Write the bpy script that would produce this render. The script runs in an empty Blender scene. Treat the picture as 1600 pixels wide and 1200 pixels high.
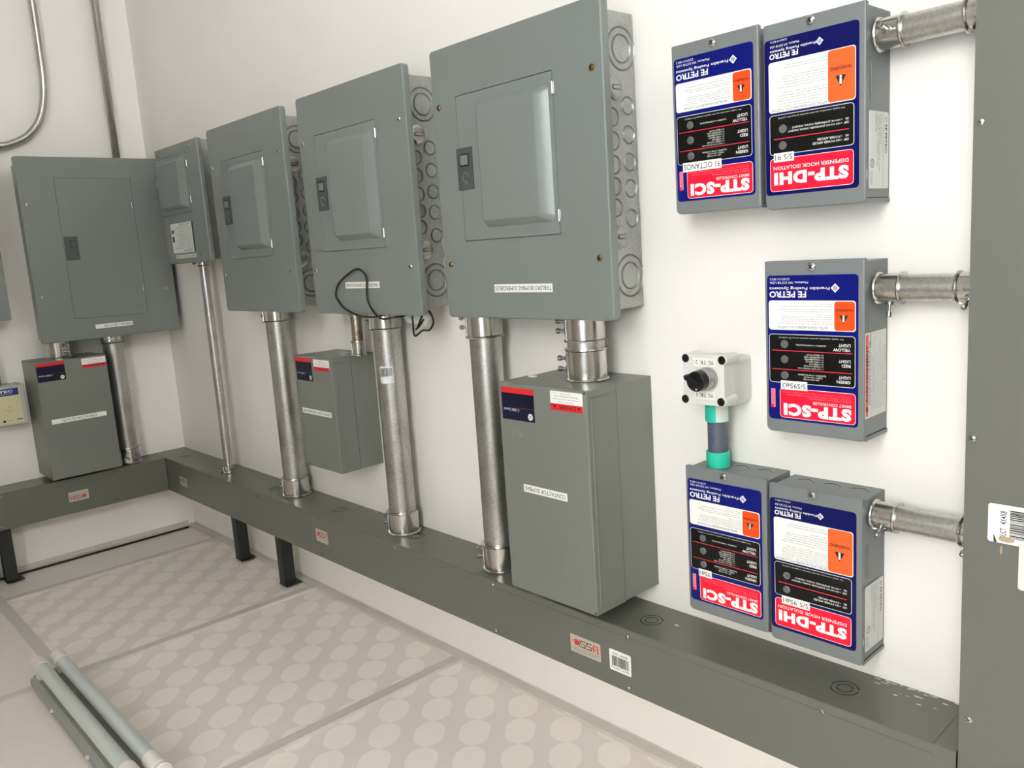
import bpy, math, random
from mathutils import Vector, Matrix
random.seed(7)

# ------------------------------------------------------------------ frame
# The photograph was taken with the camera upside down. All sizes below are written in the
# picture's own sense (x along the long wall, y into it, z upwards IN THE PICTURE, metres, z=0 on the
# side of the trunking that carries the conduits) and T() turns them into the real room, where the
# ceiling is overhead and the floor below.
ZF = 2.45
def T(p): return Vector((-p[0], p[1], ZF - p[2]))
def D(d): return Vector((-d[0], d[1], -d[2]))

sc = bpy.context.scene
col = sc.collection
# ------------------------------------------------------------------ camera
cam = bpy.data.cameras.new('camera')
co = bpy.data.objects.new('camera', cam); col.objects.link(co)
cam.sensor_width = 36; cam.lens = 1299.2296 / 1600 * 36; cam.clip_start = .02
cR = D((0.6817317, 0.72860656, -0.06613906)); cU = D((-0.07607854, 0.16051518, 0.98409701)); cF = D((-0.72763586, 0.66585836, -0.16485961))
M = Matrix((cR, cU, -cF)).transposed().to_4x4(); M.translation = T((2.66744, -0.98862, 0.57364))
co.matrix_world = M
sc.camera = co
# ------------------------------------------------------------------ light
w = bpy.data.worlds.new('daylight'); sc.world = w; w.use_nodes = True
bg = w.node_tree.nodes['Background']; bg.inputs[0].default_value = (.88, .94, 1, 1); bg.inputs[1].default_value = 3.5
ADDED_DOOR = (2.35, 3.35, .25, 2.45)      # unseen doorway invented to let daylight in, front wall: x0,x1, picture-z0,z1
YF = -1.95; XR = 4.1
def portal(name, p, sx, sy, rot):
    l = bpy.data.lights.new(name, 'AREA'); l.shape = 'RECTANGLE'; l.size = sx; l.size_y = sy
    l.cycles.is_portal = True
    o = bpy.data.objects.new(name, l); col.objects.link(o); o.location = T(p); o.rotation_euler = rot
sun = bpy.data.lights.new('sun', 'SUN'); sun.energy = 26; sun.angle = .01; sun.color = (1, .98, .95)   # high, from behind the building: lights the yard, not the room
so = bpy.data.objects.new('sun', sun); col.objects.link(so); so.rotation_euler = D((.35, -.45, 1.)).to_track_quat('-Z', 'Y').to_euler()
ADDED_WIN = (-1.50, -.50, 1.40, 2.35)      # unseen window added to brighten the end wall, right-hand wall: y0,y1,z0,z1
portal('added_window_portal', (XR+.05, (ADDED_WIN[0]+ADDED_WIN[1])/2, (ADDED_WIN[2]+ADDED_WIN[3])/2), ADDED_WIN[3]-ADDED_WIN[2], ADDED_WIN[1]-ADDED_WIN[0], D((-1, 0, 0)).to_track_quat('-Z', 'Y').to_euler())
portal('added_door_portal', ((ADDED_DOOR[0]+ADDED_DOOR[1])/2, YF-.05, (ADDED_DOOR[2]+ADDED_DOOR[3])/2), ADDED_DOOR[1]-ADDED_DOOR[0], ADDED_DOOR[3]-ADDED_DOOR[2], (math.pi/2, 0, 0))
sc.view_settings.view_transform = 'Standard'; sc.view_settings.look = 'None'
sc.view_settings.gamma = 1; sc.view_settings.use_curve_mapping = False
sc.view_settings.exposure = 1.55
sc.cycles.max_bounces = 10; sc.cycles.diffuse_bounces = 6; sc.cycles.sample_clamp_indirect = 4
sc.cycles.caustics_reflective = False; sc.cycles.caustics_refractive = False
sc.cycles.use_denoising = True

# ------------------------------------------------------------------ materials
def lin(c):
    return tuple((v/255/12.92 if v/255 <= .04045 else ((v/255+.055)/1.055)**2.4) for v in c) + (1,)
MATS = {}
def mat(name, rgb, rough=.5, metal=0., var=0., scale=8., bump=0., bscale=60., coat=0., rvar=0., spec=.5):
    if name in MATS: return MATS[name]
    m = bpy.data.materials.new(name); m.use_nodes = True; MATS[name] = m
    n = m.node_tree.nodes; L = m.node_tree.links; b = n['Principled BSDF']
    c = lin(rgb)
    b.inputs['Base Color'].default_value = c; b.inputs['Roughness'].default_value = rough; b.inputs['Metallic'].default_value = metal
    b.inputs['Specular IOR Level'].default_value = spec
    if coat: b.inputs['Coat Weight'].default_value = coat; b.inputs['Coat Roughness'].default_value = .15
    tc = n.new('ShaderNodeTexCoord')
    if var or rvar:
        t = n.new('ShaderNodeTexNoise'); t.inputs['Scale'].default_value = scale; t.inputs['Detail'].default_value = 6
        L.new(tc.outputs['Object'], t.inputs['Vector'])
        if var:
            r = n.new('ShaderNodeMix'); r.data_type = 'RGBA'
            r.inputs[6].default_value = tuple(v*(1-var) for v in c[:3])+(1,); r.inputs[7].default_value = tuple(min(1, v*(1+var)) for v in c[:3])+(1,)
            L.new(t.outputs['Fac'], r.inputs[0]); L.new(r.outputs[2], b.inputs['Base Color'])
        if rvar:
            k = n.new('ShaderNodeMapRange'); k.inputs[3].default_value = rough-rvar; k.inputs[4].default_value = rough+rvar
            k.inputs[1].default_value = .3; k.inputs[2].default_value = .7
            L.new(t.outputs['Fac'], k.inputs[0]); L.new(k.outputs[0], b.inputs['Roughness'])
    if bump:
        t2 = n.new('ShaderNodeTexNoise'); t2.inputs['Scale'].default_value = bscale; t2.inputs['Detail'].default_value = 4
        L.new(tc.outputs['Object'], t2.inputs['Vector'])
        bp = n.new('ShaderNodeBump'); bp.inputs['Strength'].default_value = bump; bp.inputs['Distance'].default_value = .002
        L.new(t2.outputs['Fac'], bp.inputs['Height']); L.new(bp.outputs[0], b.inputs['Normal'])
    return m

def galv(name, rgb, rough, vs, dark):
    """zinc with a spangle of small crystals and duller patches"""
    m = mat(name, rgb, rough, 1.)
    n = m.node_tree.nodes; L = m.node_tree.links; b = n['Principled BSDF']; tc = [x for x in n if x.type == 'TEX_COORD'][0]
    v = n.new('ShaderNodeTexVoronoi'); v.inputs['Scale'].default_value = vs; L.new(tc.outputs['Object'], v.inputs['Vector'])
    t = n.new('ShaderNodeTexNoise'); t.inputs['Scale'].default_value = 14; t.inputs['Detail'].default_value = 5; L.new(tc.outputs['Object'], t.inputs['Vector'])
    sep = n.new('ShaderNodeSeparateColor'); L.new(v.outputs['Color'], sep.inputs[0])
    ad = n.new('ShaderNodeMath'); ad.operation = 'MULTIPLY_ADD'; ad.inputs[1].default_value = .35
    L.new(sep.outputs[0], ad.inputs[0]); L.new(t.outputs['Fac'], ad.inputs[2])
    cr = n.new('ShaderNodeValToRGB'); c = lin(rgb); d = lin(dark)
    cr.color_ramp.elements[0].position = .35; cr.color_ramp.elements[0].color = d
    cr.color_ramp.elements[1].position = .85; cr.color_ramp.elements[1].color = c
    L.new(ad.outputs[0], cr.inputs[0]); L.new(cr.outputs[0], b.inputs['Base Color'])
    k = n.new('ShaderNodeMapRange'); k.inputs[3].default_value = rough+.12; k.inputs[4].default_value = rough-.06
    L.new(ad.outputs[0], k.inputs[0]); L.new(k.outputs[0], b.inputs['Roughness'])
    return m

PANEL = mat('panel_grey_paint', (118, 124, 121), .34, var=.04, scale=3, bump=.03, bscale=250, rvar=.04)
DOORP = mat('door_grey_paint', (121, 127, 124), .27, bump=.02, bscale=250)
CTRL = mat('controller_grey_paint', (116, 120, 121), .4, var=.03, scale=5, bump=.06, bscale=400)
DUCT = mat('trunking_grey_paint', (102, 103, 95), .34, var=.05, scale=2.5, bump=.03, bscale=200, rvar=.05)
CBOX = mat('contactor_grey_paint', (116, 119, 113), .38, var=.04, scale=3, bump=.03, bscale=250)
GALV = galv('galvanized_sheet', (176, 178, 175), .48, 500, (156, 158, 156))
PIPE = galv('galvanized_pipe', (196, 196, 192), .36, 420, (160, 160, 155))
CAST = mat('bright_zinc_fitting', (200, 198, 192), .22, 1., var=.2, scale=30, rvar=.08)
SCRW = mat('zinc_screw', (190, 192, 190), .25, 1.)
BRASS = mat('yellow_zinc_screw', (128, 104, 70), .3, 1.)
SLOT = mat('dark_slot', (18, 18, 18), .6)
LATCH = mat('latch_dark_grey', (70, 74, 73), .45)
BLACK = mat('black_plastic', (16, 16, 17), .35)
RUBBER = mat('black_cable', (14, 14, 14), .5)
POST = mat('black_painted_steel', (34, 36, 34), .5, var=.15, scale=20)
WHITE = mat('label_white', (236, 236, 232), .4, coat=.2)
PAPER = mat('paper_white', (214, 216, 212), .5)
INK = mat('ink_black', (22, 22, 24), .5)
INKG = mat('ink_grey', (52, 52, 56), .5)
BLUE = mat('label_blue', (2, 14, 108), .3, spec=.3)
BLUE2 = mat('label_deep_blue', (3, 6, 84), .3, spec=.3)
NAVY = mat('label_navy', (10, 15, 42), .4, spec=.3)
RED = mat('label_red', (238, 20, 54), .35, spec=.3)
REDL = mat('label_line_red', (225, 45, 60), .35)
REDG = mat('label_signal_red', (214, 32, 36), .4)
ORANGE = mat('label_orange', (252, 76, 18), .4, spec=.3)
ORANGE2 = mat('label_warning_orange', (253, 98, 42), .4, spec=.3)
LBLK = mat('label_black', (9, 9, 10), .35, spec=.3)
PINK = mat('label_fine_print_pink', (245, 140, 150), .4)
LENS = mat('smoked_lens', (92, 94, 93), .25, coat=1.)
IVORY = mat('switch_grey_plastic', (214, 214, 208), .38, bump=.03, bscale=300)
BEZEL = mat('satin_bezel', (165, 163, 158), .3, .7)
GREEN = mat('pvc_turquoise', (40, 190, 160), .4)
GREENG = mat('pvc_glue_smear', (200, 204, 200), .5)
PVC = mat('pvc_dark_grey', (84, 90, 100), .45, var=.12, scale=30)
INKB = mat('ink_blue', (52, 66, 110), .5)
TUBE = mat('frosted_tube', (196, 202, 198), .28, coat=.3)
CAPW = mat('lamp_cap_white', (226, 222, 214), .4)
BATT = mat('batten_grey_white', (150, 152, 146), .45)
CREAM = mat('box_cream', (206, 200, 158), .4, coat=.2)
CASEG = mat('box_case_grey', (178, 178, 170), .5)
LED = mat('red_led', (255, 120, 110), .3)
TEE = mat('grid_white', (206, 201, 192), .4, var=.02)
DISG = mat('sticker_silver', (190, 184, 172), .35, .2)
TAN = mat('sticker_glue_residue', (176, 152, 118), .6, var=.3, scale=60)
EDGE = mat('scraped_primer', (214, 214, 208), .5)

def wall_mat(name, rgb):
    m = mat(name, rgb, .55, var=.035, scale=1.6, bump=.35, bscale=9)
    n = m.node_tree.nodes; L = m.node_tree.links; b = n['Principled BSDF']
    tc = [x for x in n if x.type == 'TEX_COORD'][0]
    src = b.inputs['Base Color'].links[0].from_socket
    t = n.new('ShaderNodeTexNoise'); t.inputs['Scale'].default_value = 26; t.inputs['Detail'].default_value = 8; t.inputs['Roughness'].default_value = .75
    L.new(tc.outputs['Object'], t.inputs['Vector'])
    r = n.new('ShaderNodeMapRange'); r.inputs[1].default_value = .66; r.inputs[2].default_value = .78; r.inputs[4].default_value = .35; r.clamp = True
    L.new(t.outputs['Fac'], r.inputs[0])
    mx = n.new('ShaderNodeMix'); mx.data_type = 'RGBA'; mx.inputs[7].default_value = lin((150, 148, 142))
    L.new(r.outputs[0], mx.inputs[0]); L.new(src, mx.inputs[6]); L.new(mx.outputs[2], b.inputs['Base Color'])
    return m
WALL = wall_mat('white_plaster', (244, 240, 234))

def tile_mat():
    m = mat('patterned_ceiling_tile', (190, 187, 180), .55)
    n = m.node_tree.nodes; L = m.node_tree.links; b = n['Principled BSDF']
    tc = [x for x in n if x.type == 'TEX_COORD'][0]
    sp = n.new('ShaderNodeSeparateXYZ'); L.new(tc.outputs['Object'], sp.inputs[0])
    def mth(op, a, b_=None, c=None):
        k = n.new('ShaderNodeMath'); k.operation = op
        for i, v in enumerate((a, b_, c)):
            if v is None: continue
            if isinstance(v, (int, float)): k.inputs[i].default_value = v
            else: L.new(v, k.inputs[i])
        return k.outputs[0]
    X = mth('MULTIPLY', sp.outputs[0], -1.)          # picture x
    Y = sp.outputs[1]
    # lattice a=(.0575,.0558) b=(.0530,-.0578), one blob centred at (1.4464,-.1046)
    ax, ay, bx, by = .0572, .0558, .0530, -.0578
    det = ax*by - ay*bx
    dx = mth('SUBTRACT', X, 1.4464); dy = mth('SUBTRACT', Y, -.1046)
    s = mth('ADD', mth('MULTIPLY', dx, by/det), mth('MULTIPLY', dy, -bx/det))
    t = mth('ADD', mth('MULTIPLY', dx, -ay/det), mth('MULTIPLY', dy, ax/det))
    fs = mth('ABSOLUTE', mth('SUBTRACT', mth('FRACT', mth('ADD', s, .5)), .5))
    ft = mth('ABSOLUTE', mth('SUBTRACT', mth('FRACT', mth('ADD', t, .5)), .5))
    # pointed oval: half width .34*(1-(2t)^2)^.62, tip reaching almost to the neighbour
    q = mth('SUBTRACT', 1., mth('POWER', mth('MULTIPLY', ft, 2.02), 3.2))
    wd = mth('MULTIPLY', mth('POWER', mth('MAXIMUM', q, 0.), .75), .335)
    inside = mth('LESS_THAN', fs, wd)
    cr = n.new('ShaderNodeMix'); cr.data_type = 'RGBA'
    cr.inputs[6].default_value = lin((232, 225, 216)); cr.inputs[7].default_value = lin((247, 240, 230))
    inside = mth('MULTIPLY', inside, mth('MULTIPLY', mth('GREATER_THAN', X, .229), mth('GREATER_THAN', Y, -.597)))
    L.new(inside, cr.inputs[0]); L.new(cr.outputs[2], b.inputs['Base Color'])
    L.new(mth('MULTIPLY_ADD', inside, .12, .36), b.inputs['Roughness'])
    ts = n.new('ShaderNodeTexNoise'); ts.inputs['Scale'].default_value = 500; L.new(tc.outputs['Object'], ts.inputs['Vector'])
    bp = n.new('ShaderNodeBump'); bp.inputs['Distance'].default_value = .0006
    L.new(mth('MULTIPLY', inside, .35), bp.inputs['Strength']); L.new(ts.outputs['Fac'], bp.inputs['Height']); L.new(bp.outputs[0], b.inputs['Normal'])
    return m
TILE = tile_mat()
FLOOR = mat('concrete_floor', (206, 202, 196), .6, var=.1, scale=4, bump=.2, bscale=30)
GROUND = mat('outside_paving', (190, 189, 186), .8, var=.08, scale=2)

# ------------------------------------------------------------------ text outlines (built-in font)
_tc = {}
def glyphs(s, bold=0., res=2):
    k = (s, bold, res)
    if k not in _tc:
        cu = bpy.data.curves.new('t', 'FONT'); cu.body = s; cu.size = 1; cu.offset = bold; cu.resolution_u = res
        if bold > .03: cu.space_character = 1.12
        o = bpy.data.objects.new('t', cu); col.objects.link(o)
        dg = bpy.context.evaluated_depsgraph_get(); me = o.evaluated_get(dg).to_mesh()
        vs = [(v.co.x, v.co.y) for v in me.vertices]; fs = [tuple(p.vertices) for p in me.polygons]
        o.evaluated_get(dg).to_mesh_clear()
        bpy.data.objects.remove(o); bpy.data.curves.remove(cu)
        xs = [v[0] for v in vs]; ys = [v[1] for v in vs]
        _tc[k] = (vs, fs, min(xs), min(ys), max(xs), max(ys))
    return _tc[k]

class Face:
    """a plane: origin, in-plane axes as seen upright in the picture, outward normal"""
    def __init__(s, o, eu, ev):
        s.o = Vector(o); s.eu = Vector(eu); s.ev = Vector(ev); s.n = s.eu.cross(s.ev)
    def P(s, u, v, h=0.): return s.o + s.eu*u + s.ev*v + s.n*h
def front(y, x=0., z=0.): return Face((x, y, z), (1, 0, 0), (0, 0, 1))
def side(x, y=0., z=0.): return Face((x, y, z), (0, 1, 0), (0, 0, 1))
def top(z, x=0., y=0.): return Face((x, y, z), (1, 0, 0), (0, 1, 0))
def under(z, x=0., y=0.): return Face((x, y, z), (1, 0, 0), (0, -1, 0))

def rr(u0, v0, u1, v1, r=0., n=4, rs=None):
    """rounded rectangle, ccw; rs = radii for bl, br, tr, tl"""
    rs = rs or (r, r, r, r); out = []
    for (cx, cy, a0), q in zip((((u0, v0, 180)), (u1, v0, 270), (u1, v1, 0), (u0, v1, 90)), rs):
        q = max(q, 1e-6)
        ccx = cx + q if cx == u0 else cx - q; ccy = cy + q if cy == v0 else cy - q
        for i in range(n+1):
            a = math.radians(a0 + 90*i/n); out.append((ccx + q*math.cos(a), ccy + q*math.sin(a)))
    return out
def circ(cx, cy, r, n=24, ry=None):
    ry = ry or r
    return [(cx + r*math.cos(2*math.pi*i/n), cy + ry*math.sin(2*math.pi*i/n)) for i in range(n)]

class MB:
    def __init__(s): s.v = []; s.f = []; s.m = []; s.sm = []; s.mats = []
    def _mi(s, m):
        if m not in s.mats: s.mats.append(m)
        return s.mats.index(m)
    def face(s, pts, m, smooth=False):
        b = len(s.v); s.v += [Vector(p) for p in pts]; s.f.append(tuple(range(b, b+len(pts)))); s.m.append(s._mi(m)); s.sm.append(smooth)
    def loft(s, F, loops, m, cap0=True, cap1=True, smooth=False):
        """loops: [(pts2d, height)]"""
        mi = s._mi(m); b = len(s.v); n = len(loops[0][0])
        for pts, h in loops: s.v += [F.P(u, v, h) for u, v in pts]
        for k in range(len(loops)-1):
            for i in range(n):
                j = (i+1) % n
                s.f.append((b+k*n+i, b+k*n+j, b+(k+1)*n+j, b+(k+1)*n+i)); s.m.append(mi); s.sm.append(smooth)
        if cap0: s.f.append(tuple(b+i for i in reversed(range(n)))); s.m.append(mi); s.sm.append(False)
        if cap1: s.f.append(tuple(b+(len(loops)-1)*n+i for i in range(n))); s.m.append(mi); s.sm.append(False)
        return s
    def slab(s, F, u0, v0, u1, v1, h0, h1, m, r=0., b=0., rs=None, n=4):
        o = rr(u0, v0, u1, v1, r, n, rs)
        L = [(o, h0)]
        if b:
            L.append((o, h1-b)); ri = [max(q-b, 0) for q in (rs or (r,)*4)]
            mid = rr(u0+b*.3, v0+b*.3, u1-b*.3, v1-b*.3, 0, n, [max(q-b*.3, 0) for q in (rs or (r,)*4)])
            L.append((mid, h1-b*.3)); L.append((rr(u0+b, v0+b, u1-b, v1-b, 0, n, ri), h1))
        else: L.append((o, h1))
        return s.loft(F, L, m)
    def box(s, x0, x1, y0, y1, z0, z1, m, b=0.):
        return s.slab(top(0), x0, y0, x1, y1, z0, z1, m, 0, b, n=1)
    def flat(s, F, pts, h, m): s.face([F.P(u, v, h) for u, v in pts], m); return s
    def rect(s, F, u0, v0, u1, v1, h, m, r=0.):
        s.flat(F, rr(u0, v0, u1, v1, r) if r else [(u0, v0), (u1, v0), (u1, v1), (u0, v1)], h, m); return s
    def rbox(s, F, u0, v0, u1, v1, h, m, border, bm, r=.004):
        s.rect(F, u0-border, v0-border, u1+border, v1+border, h, bm, r+border); s.rect(F, u0, v0, u1, v1, h+.0001, m, r)
    def ring(s, F, cu, cv, r0, r1, h, m, n=28, a0=0, a1=360, base=0.):
        """flat raised annulus or arc"""
        k = n if a1-a0 >= 360 else max(4, int(n*(a1-a0)/360))
        for i in range(k):
            A = math.radians(a0+(a1-a0)*i/k); B = math.radians(a0+(a1-a0)*(i+1)/k)
            p = lambda r, a, hh: F.P(cu+r*math.cos(a), cv+r*math.sin(a), hh)
            rm = (r0+r1)/2
            s.face([p(r0, A, base), p(rm, A, h), p(rm, B, h), p(r0, B, base)], m, True)
            s.face([p(rm, A, h), p(r1, A, base), p(r1, B, base), p(rm, B, h)], m, True)
        return s
    def disc(s, F, cu, cv, prof, m, n=20):
        """prof [(r,h)]"""
        return s.lathe(F.P(cu, cv), F.n, [(h, r) for r, h in prof], m, n)
    def lathe(s, p, ax, prof, m, n=24, smooth=True):
        ax = Vector(ax).normalized(); p = Vector(p)
        a = ax.orthogonal().normalized(); b = ax.cross(a); mi = s._mi(m)
        for (t0, r0), (t1, r1) in zip(prof, prof[1:]):
            k = len(s.v)
            for i in range(n):
                an = 2*math.pi*i/n; d = a*math.cos(an)+b*math.sin(an)
                s.v += [p+ax*t0+d*r0, p+ax*t1+d*r1]
            for i in range(n):
                j = (i+1) % n
                s.f.append((k+2*i, k+2*j, k+2*j+1, k+2*i+1)); s.m.append(mi); s.sm.append(smooth)
        return s
    def cyl(s, p, ax, l, r, m, n=24, b=0.):
        pr = [(0, 0), (0, r), (l-b, r), (l, r-b), (l, 0)] if b else [(0, 0), (0, r), (l, r), (l, 0)]
        return s.lathe(p, ax, pr, m, n)
    def tube(s, path, r, m, n=10, close=True):
        P = [Vector(p) for p in path]; mi = s._mi(m); b = len(s.v)
        t = (P[1]-P[0]).normalized(); a = t.orthogonal().normalized()
        for i, p in enumerate(P):
            t2 = ((P[min(i+1, len(P)-1)]-p).normalized() + (p-P[max(i-1, 0)]).normalized()).normalized()
            a = (a - t2*a.dot(t2)).normalized(); c = t2.cross(a)
            s.v += [p+(a*math.cos(2*math.pi*j/n)+c*math.sin(2*math.pi*j/n))*r for j in range(n)]
        for i in range(len(P)-1):
            for j in range(n):
                k = (j+1) % n
                s.f.append((b+i*n+j, b+i*n+k, b+(i+1)*n+k, b+(i+1)*n+j)); s.m.append(mi); s.sm.append(True)
        if close:
            s.f.append(tuple(b+j for j in reversed(range(n)))); s.m.append(mi); s.sm.append(False)
            s.f.append(tuple(b+(len(P)-1)*n+j for j in range(n))); s.m.append(mi); s.sm.append(False)
        return s
    def text(s, F, u0, v0, u1, v1, txt, m, h, rot=180, bold=0., res=2, fit=True):
        """fit txt into the rectangle; rot = its turn in the picture"""
        vs, fs, x0, y0, x1, y1 = glyphs(txt, bold, res); mi = s._mi(m)
        cu, cv = (u0+u1)/2, (v0+v1)/2; W, H = abs(u1-u0), abs(v1-v0)
        if rot % 180: W, H = H, W
        sx = W/(x1-x0); sy = H/(y1-y0); ca, sa = {0: (1, 0), 90: (0, 1), 180: (-1, 0), 270: (0, -1)}[rot]
        b = len(s.v)
        for x, y in vs:
            X = (x-(x0+x1)/2)*sx; Y = (y-(y0+y1)/2)*sy
            s.v.append(F.P(cu+X*ca-Y*sa, cv+X*sa+Y*ca, h))
        for f in fs: s.f.append(tuple(b+i for i in f)); s.m.append(mi); s.sm.append(False)
        return s
    def line(s, F, uR, v, ht, txt, m, h, width, bold=0., rot=180, res=1):
        """rot 180: starts at right edge uR, runs left for width; v = centre"""
        if rot == 180: return s.text(F, uR-width, v-ht/2, uR, v+ht/2, txt, m, h, 180, bold, res)
        return s.text(F, uR, v-ht/2, uR+width, v+ht/2, txt, m, h, 0, bold, res)
    def build(s, name, parent=None, loc=None, label=None, cat=None, group=None, kind=None):
        """loc in picture coordinates; children store coordinates relative to the parent"""
        me = bpy.data.meshes.new(name)
        base = T(parent['_p']) if parent is not None else (T(loc) if loc is not None else Vector((0, 0, 0)))
        c = None
        if parent is not None:
            org = sum((T(v) for v in s.v), Vector()) / max(1, len(s.v))
        else: org = base
        me.from_pydata([T(v)-org for v in s.v], [], s.f); me.update()
        for m in s.mats: me.materials.append(m)
        me.polygons.foreach_set('material_index', s.m); me.polygons.foreach_set('use_smooth', s.sm)
        o = bpy.data.objects.new(name, me); col.objects.link(o)
        if parent is not None:
            o.parent = parent
            o.location = org - T(parent['_p'])
        else: o.location = org
        # remember own origin (picture coordinates) so that sub-parts can be placed
        o['_p'] = (-org.x, org.y, ZF-org.z)
        if label: o['label'] = label
        if cat: o['category'] = cat
        if group: o['group'] = group
        if kind: o['kind'] = kind
        return o

def thing(name, loc, label, cat, group=None):
    o = bpy.data.objects.new(name, None); col.objects.link(o); o.location = T(loc); o.empty_display_size = .05
    o['_p'] = tuple(loc); o['label'] = label; o['category'] = cat
    if group: o['group'] = group
    return o

def screw(F, u, v, r, parent, m=None, name='screw', a=20, kind='x'):
    m = m or SCRW; b = MB()
    b.disc(F, u, v, [(r*1.05, 0), (r, r*.25), (r*.75, r*.5), (r*.4, r*.62), (0, r*.66)], m, 16)
    for k in ((0, 90) if kind == 'x' else (0,)):
        A = math.radians(a+k); cx, sx = math.cos(A), math.sin(A)
        q = [(u+cx*x-sx*y, v+sx*x+cx*y) for x, y in ((-r*.6, -r*.11), (r*.6, -r*.11), (r*.6, r*.11), (-r*.6, r*.11))]
        b.loft(F, [(q, r*.3), (q, r*.68)], SLOT)
    return b.build(name, parent)

# ================================================================== ROOM
HC = -.256                                  # ceiling, picture z
def wallbox(name, x0, x1, y0, y1, z0, z1, m=WALL):
    return MB().box(x0, x1, y0, y1, z0, z1, m).build(name, loc=(x0, y0, z1), kind='structure')
wallbox('wall_back', -.2, XR+.2, 0, .2, HC-.15, ZF+.1)
wallbox('wall_left', -.2, 0, YF-.2, 0, HC-.15, ZF+.1)
WALL2 = wall_mat('dimmed_beige_plaster', (186, 182, 176))  # unseen walls, toned darker to cut the fill light
b = MB()
b.box(XR, XR+.2, YF-.2, ADDED_WIN[0], HC-.15, ZF+.1, WALL2); b.box(XR, XR+.2, ADDED_WIN[1], 0, HC-.15, ZF+.1, WALL2)
b.box(XR, XR+.2, ADDED_WIN[0], ADDED_WIN[1], HC-.15, ADDED_WIN[2], WALL2); b.box(XR, XR+.2, ADDED_WIN[0], ADDED_WIN[1], ADDED_WIN[3], ZF+.1, WALL2)
b.build('wall_right', loc=(XR, 0, ZF), kind='structure')
WF = mat('added_window_frame_grey', (150, 152, 150), .5)
b = MB()
for q in ((ADDED_WIN[0], ADDED_WIN[0]+.04, ADDED_WIN[2], ADDED_WIN[3]), (ADDED_WIN[1]-.04, ADDED_WIN[1], ADDED_WIN[2], ADDED_WIN[3]), (ADDED_WIN[0]+.04, ADDED_WIN[1]-.04, ADDED_WIN[2], ADDED_WIN[2]+.04), (ADDED_WIN[0]+.04, ADDED_WIN[1]-.04, ADDED_WIN[3]-.04, ADDED_WIN[3]), ((ADDED_WIN[0]+ADDED_WIN[1])/2-.015, (ADDED_WIN[0]+ADDED_WIN[1])/2+.015, ADDED_WIN[2]+.04, ADDED_WIN[3]-.04)):
    b.box(XR+.06, XR+.10, q[0], q[1], q[2], q[3], WF)
b.build('added_window_1', loc=(XR+.08, ADDED_WIN[0], ADDED_WIN[3]), kind='structure')  # frame of the window added for side light
b = MB()
x0, x1, z0, z1 = ADDED_DOOR
b.box(0, x0, YF-.2, YF, HC-.15, ZF+.1, WALL2); b.box(x1, XR, YF-.2, YF, HC-.15, ZF+.1, WALL2); b.box(x0, x1, YF-.2, YF, HC-.15, z0, WALL2)
b.build('wall_front', loc=(0, YF, ZF), kind='structure')
wallbox('floor', 0, XR, YF, 0, ZF, ZF+.1, FLOOR)
MB().box(-5, 13, YF-9, YF-.2, ZF+.02, ZF+.1, GROUND).box(XR+.2, 13, YF-.2, 6, ZF+.02, ZF+.1, GROUND).build('ground', loc=(2, YF-.2, ZF+.02), kind='structure')
b = MB(); fr = mat('added_door_frame_grey', (120, 124, 122), .5)
b.box(x0, x0+.05, YF-.15, YF+.01, z0, z1, fr); b.box(x1-.05, x1, YF-.15, YF+.01, z0, z1, fr); b.box(x0+.05, x1-.05, YF-.15, YF+.01, z0, z0+.05, fr)
b.build('added_door_1', loc=(x0, YF, z1), kind='structure')  # frame of the invented doorway, there for the daylight

# ceiling: tiles in a lay-in grid
b = MB()
b.box(0, XR, YF, 0, HC-.15, HC-.006, TILE)
b.build('ceiling', loc=(0, 0, HC-.15+0), kind='structure')
ce = bpy.data.objects['ceiling']
tx = [.2165, .803, 1.385, 1.985, 2.585, 3.185, 3.785, 4.385]; ty = [-.608, -1.208, -1.808, -2.408]
n = 1
def trim(bm, loc):
    global n
    bm.build('trim_%d' % n, loc=loc, kind='structure'); n += 1
for y in ty: trim(MB().box(0.02, XR, y-.012, y+.012, HC-.006, HC+.0008, TEE, .0006), (0, y, HC))
yy = [-.02] + [q for y in ty for q in (y+.012, y-.012)] + [YF]
for x in tx:
    b = MB()
    for k in range(0, len(yy)-1, 2): b.box(x-.012, x+.012, yy[k+1], yy[k], HC-.006, HC+.0006, TEE, .0005)
    trim(b, (x, -.3, HC))
trim(MB().box(0.0, XR, -.021, 0, HC-.006, HC+.001, TEE).box(0, XR, -.0015, 0, HC, HC+.004, TEE), (0, 0, HC))
trim(MB().box(0.0, .020, YF, -.021, HC-.0055, HC+.001, TEE).box(0, .002, YF, -.021, HC, HC+.013, TEE).box(.0205, .0235, -2, -.03, HC-.0056, HC+.0003, SLOT), (0, -.3, HC))

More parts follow.
